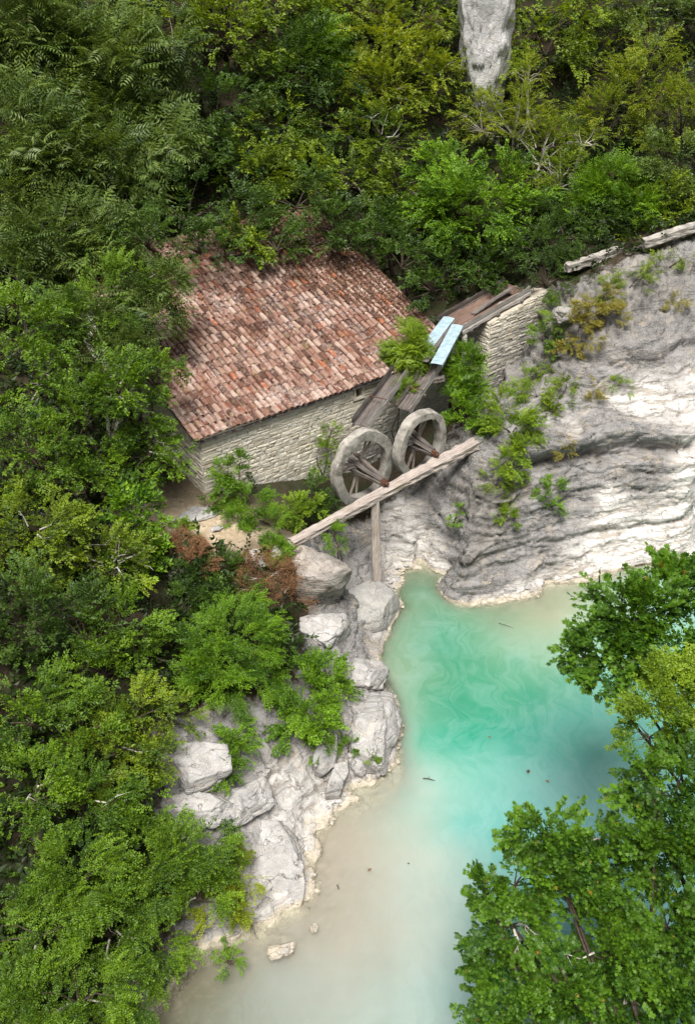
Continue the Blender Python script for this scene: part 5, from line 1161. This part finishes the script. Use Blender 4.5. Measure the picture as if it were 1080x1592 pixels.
# lower left: overhanging trees
G = 'small leaved trees over the water at lower left'
WT = dict(name='overhanging_tree', group=G, trunk_r=.07)
tree('dark tree at the left edge, topmost of the lower left trees', [(-7.52, 16.70, 4.42, 1.15), (-6.52, 16.70, 3.98, 0.93)], 'small', 'willow', 101, dens=20, sc=.85, **WT)
tree('bright tree whose yellowish sprays point at the sloping bank', [(-5.39, 17.50, 3.58, 0.88), (-4.57, 18.00, 2.82, 0.60), (-5.61, 16.50, 3.52, 0.86), (-4.82, 16.55, 3.01, 0.71)], 'small', 'olive', 102, dens=24, sc=.8, bare=4, **WT)
tree('tree with a golden patch in its middle, left of the cracked slab', [(-6.10, 15.00, 3.25, 1.04), (-4.95, 15.25, 2.70, 0.76), (-7.21, 15.00, 3.70, 0.96)], 'small', 'willow', 103, dens=23, sc=.75, bare=4, **WT)
tree('hanging tree with long pale stems in front of the white bank', [(-4.07, 14.40, 1.91, 0.93), (-3.37, 14.75, 1.67, 0.64), (-4.73, 13.80, 1.79, 0.89), (-3.46, 13.95, 1.32, 0.72)], 'hang', 'willow', 104, dens=24, sc=.68, droop=.45, bare=9, **WT)
tree('yellowing branch end touching the white bank', [(-2.64, 14.60, 0.88, 0.50), (-2.99, 14.05, 0.66, 0.46), (-2.68, 14.05, 0.66, 0.28)], 'hang', 'yellow', 105, dens=24, sc=.62, droop=.4, bare=2, **WT)
tree('broad tree with two long white stems near the bottom left', [(-6.11, 13.25, 2.60, 1.21), (-5.27, 12.80, 1.84, 1.00), (-6.61, 12.30, 2.39, 1.03)], 'hang', 'willow', 106, dens=22, sc=.68, droop=.4, bare=12, **WT)
tree('lowest tree hanging over the grey brown shallows', [(-4.37, 12.85, 1.01, 0.80), (-4.80, 11.95, 0.99, 0.85), (-5.68, 11.30, 1.64, 1.01), (-6.64, 10.95, 1.78, 1.00)], 'hang', 'willow', 107, dens=22, sc=.62, droop=.4, bare=8, **WT)
tree('single thin spray dangling over the water beside the bank', [(-2.70, 12.85, 0.30, 0.21), (-2.89, 13.35, 0.06, 0.18)], 'hang', 'bright', 108, dens=20, sc=.5, droop=.5, **WT)
tree('golden leaved small tree among the lower left trees', [(-5.77, 15.45, 2.57, 0.46)], 'small', 'yellow', 109, dens=26, sc=.65, **WT)
# lower right: maples close to the camera
G = 'maples on the near bank'
MT_ = dict(name='maple_tree', group=G, trunk_r=.05, gap=.30, tip=.225, fill=.2)
tree('maple reaching out over the river, topmost of the near maples', [(6.25, 16.50, 7.63, 1.01), (7.23, 16.80, 7.75, 0.85), (5.82, 15.80, 7.15, 0.76), (6.99, 16.00, 7.15, 0.84), (5.13, 15.80, 7.15, 0.36), (7.81, 16.50, 7.26, 0.85)], 'maple', 'maple', 121, dens=33, sc=.95, root=(10.6, 12.4, .6), **MT_)
tree('lighter yellow green tree between the topmost maple and the dark one', [(6.33, 14.20, 7.42, 0.71), (6.96, 14.00, 6.89, 0.78), (6.06, 13.80, 6.92, 0.46), (6.80, 14.60, 7.56, 0.52)], 'small', 'lime', 122, dens=34, sc=.8, root=(9.6, 10.4, .6), **MT_)
tree('dark green maple at the right edge beside the bright reflection', [(6.31, 12.60, 6.63, 0.87), (5.87, 11.90, 6.00, 0.76), (6.69, 11.80, 5.74, 0.86), (5.59, 12.60, 7.18, 0.29)], 'maple', 'maple', 123, dens=29, sc=.85, root=(8.6, 9.3, .5), **MT_)
tree('airy maple crown in front of the pool, with its tip against the pale water', [(3.89, 12.30, 5.66, 0.60), (4.58, 12.20, 5.59, 0.53), (3.27, 11.80, 4.93, 0.63), (2.72, 11.60, 4.91, 0.32), (4.24, 11.70, 5.07, 0.69), (5.08, 11.70, 5.28, 0.62), (3.19, 11.30, 4.42, 0.69)], 'maple', 'maple', 124, dens=26, sc=.78, root=(6.6, 7.6, .5), bare=8, **MT_)
tree('low spreading maple at the bottom edge', [(3.14, 10.80, 3.47, 0.73), (3.99, 10.50, 3.31, 0.94), (4.93, 10.80, 4.14, 0.92), (3.51, 10.20, 2.69, 0.88), (5.20, 10.20, 3.16, 0.99)], 'maple', 'maple', 125, dens=26, sc=.72, root=(6.2, 6.4, .5), bare=5, **MT_)
tree('maple filling the bottom right corner', [(6.19, 11.20, 4.57, 0.93), (6.32, 10.50, 3.54, 1.05), (6.69, 10.00, 2.83, 0.99)], 'maple', 'maple', 126, dens=29, sc=.75, root=(8, 6.6, .7), **MT_)
# hill-side undergrowth
ru = rng(900); n = 30000
ux = ru.uniform(-24, 26, n); uy = np.where(ru.random(n) < .5, ru.uniform(9, 34, n), ru.uniform(34, 64, n))
ok = []
Z = H0.reshape(ny, nx); S2 = SO.reshape(ny, nx)
ii = np.clip(np.searchsorted(gx, ux), 0, nx - 1); jj = np.clip(np.searchsorted(gy, uy), 0, ny - 1)
zz = Z[jj, ii]; ss = S2[jj, ii]
lx = ux + 4.67; ly = uy - 27.23; ca, sa = math.cos(MILL_RZ), math.sin(MILL_RZ)
ms = lx * ca + ly * sa; mt = -lx * sa + ly * ca
path_ = np.exp(-(((ux + 4.6) / 2.6) ** 2 + ((uy - 25.9) / 1.4) ** 2))
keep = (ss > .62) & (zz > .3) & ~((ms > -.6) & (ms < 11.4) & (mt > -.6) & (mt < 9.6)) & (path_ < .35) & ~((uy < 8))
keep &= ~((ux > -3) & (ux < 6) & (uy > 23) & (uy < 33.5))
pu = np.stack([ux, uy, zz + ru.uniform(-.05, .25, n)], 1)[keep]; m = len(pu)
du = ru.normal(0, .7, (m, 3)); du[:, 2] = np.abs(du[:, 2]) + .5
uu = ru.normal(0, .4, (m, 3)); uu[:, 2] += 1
u = obj('undergrowth', crown_mesh('undergrowth', pu, du, uu, ru.uniform(1.6, 2.7, m), 'small', leaf_material('shade_leaf', (0.010, 0.022, 0.004), (0.035, 0.065, 0.010), trans=.3), 901, ru.random(m)))  # leaf colour darkened to paint deep shadow into gaps between crowns
tag(u, 'dark low undergrowth covering the wooded slopes', 'undergrowth', None, 'stuff')
# things floating on the pool
def float_twig(label, a, b, rr, seed):
    a = np.array(a, float); t = thing('floating_twig', label, 'twig', tuple(a)); r = rng(seed); d = np.array(b) - a; mb = MB()
    tube(mb, [(0, 0, .01), d * .4 + r.normal(0, .02, 3) * (1, 1, 0) + (0, 0, .02), d * .75 + (0, 0, .015), d + (0, 0, .01)], [rr, rr * .9, rr * .7, rr * .4], 6)
    tube(mb, [d * .4 + (0, 0, .02), d * .5 + np.array([.03, .10, .04])], [rr * .5, rr * .2], 5); mb.build('stick', M_bark, t)
float_twig('short dark twig floating off the rocky point', (2.10, 18.46, 0.00), (2.43, 18.39, 0.00), .02, 1)
float_twig('thin stick floating below the tip of the big cliff', (5.02, 24.97, 0.00), (5.48, 24.72, 0.00), .012, 2)
float_twig('small thin twig floating in the beige shallows', (-0.27, 15.10, 0.00), (-0.22, 14.95, 0.00), .014, 3)
for k, (uvp, lab) in enumerate((((4.08, 19.97, 0.00), 'pale leaf floating on the green pool, furthest upstream of the floating leaves'), ((5.04, 18.64, 0.00), 'brown leaf floating in mid pool, upper of a loose pair'), ((5.51, 18.41, 0.00), 'pinkish leaf floating in mid pool, lower of a loose pair'), ((6.30, 17.77, 0.00), 'reddish leaf floating near the bright reflection'), ((1.60, 15.71, 0.00), 'brown leaf floating over the pale shallows'), ((0.51, 15.49, 0.00), 'rust brown leaf floating above the sunken shelf'))):
    me = scatter_leaves('leaf', np.array([[0, 0, .012]]), np.array([[0, 0, 3.]]), .13, M_litter, 50 + k, ((0, 0), (-.34, .4), (0, 1), (.34, .4)))
    o = obj('floating_leaf', me); o.location = uvp; tag(o, lab, 'leaf', 'leaves floating on the pool')
print('foliage triangles', TRI[0])
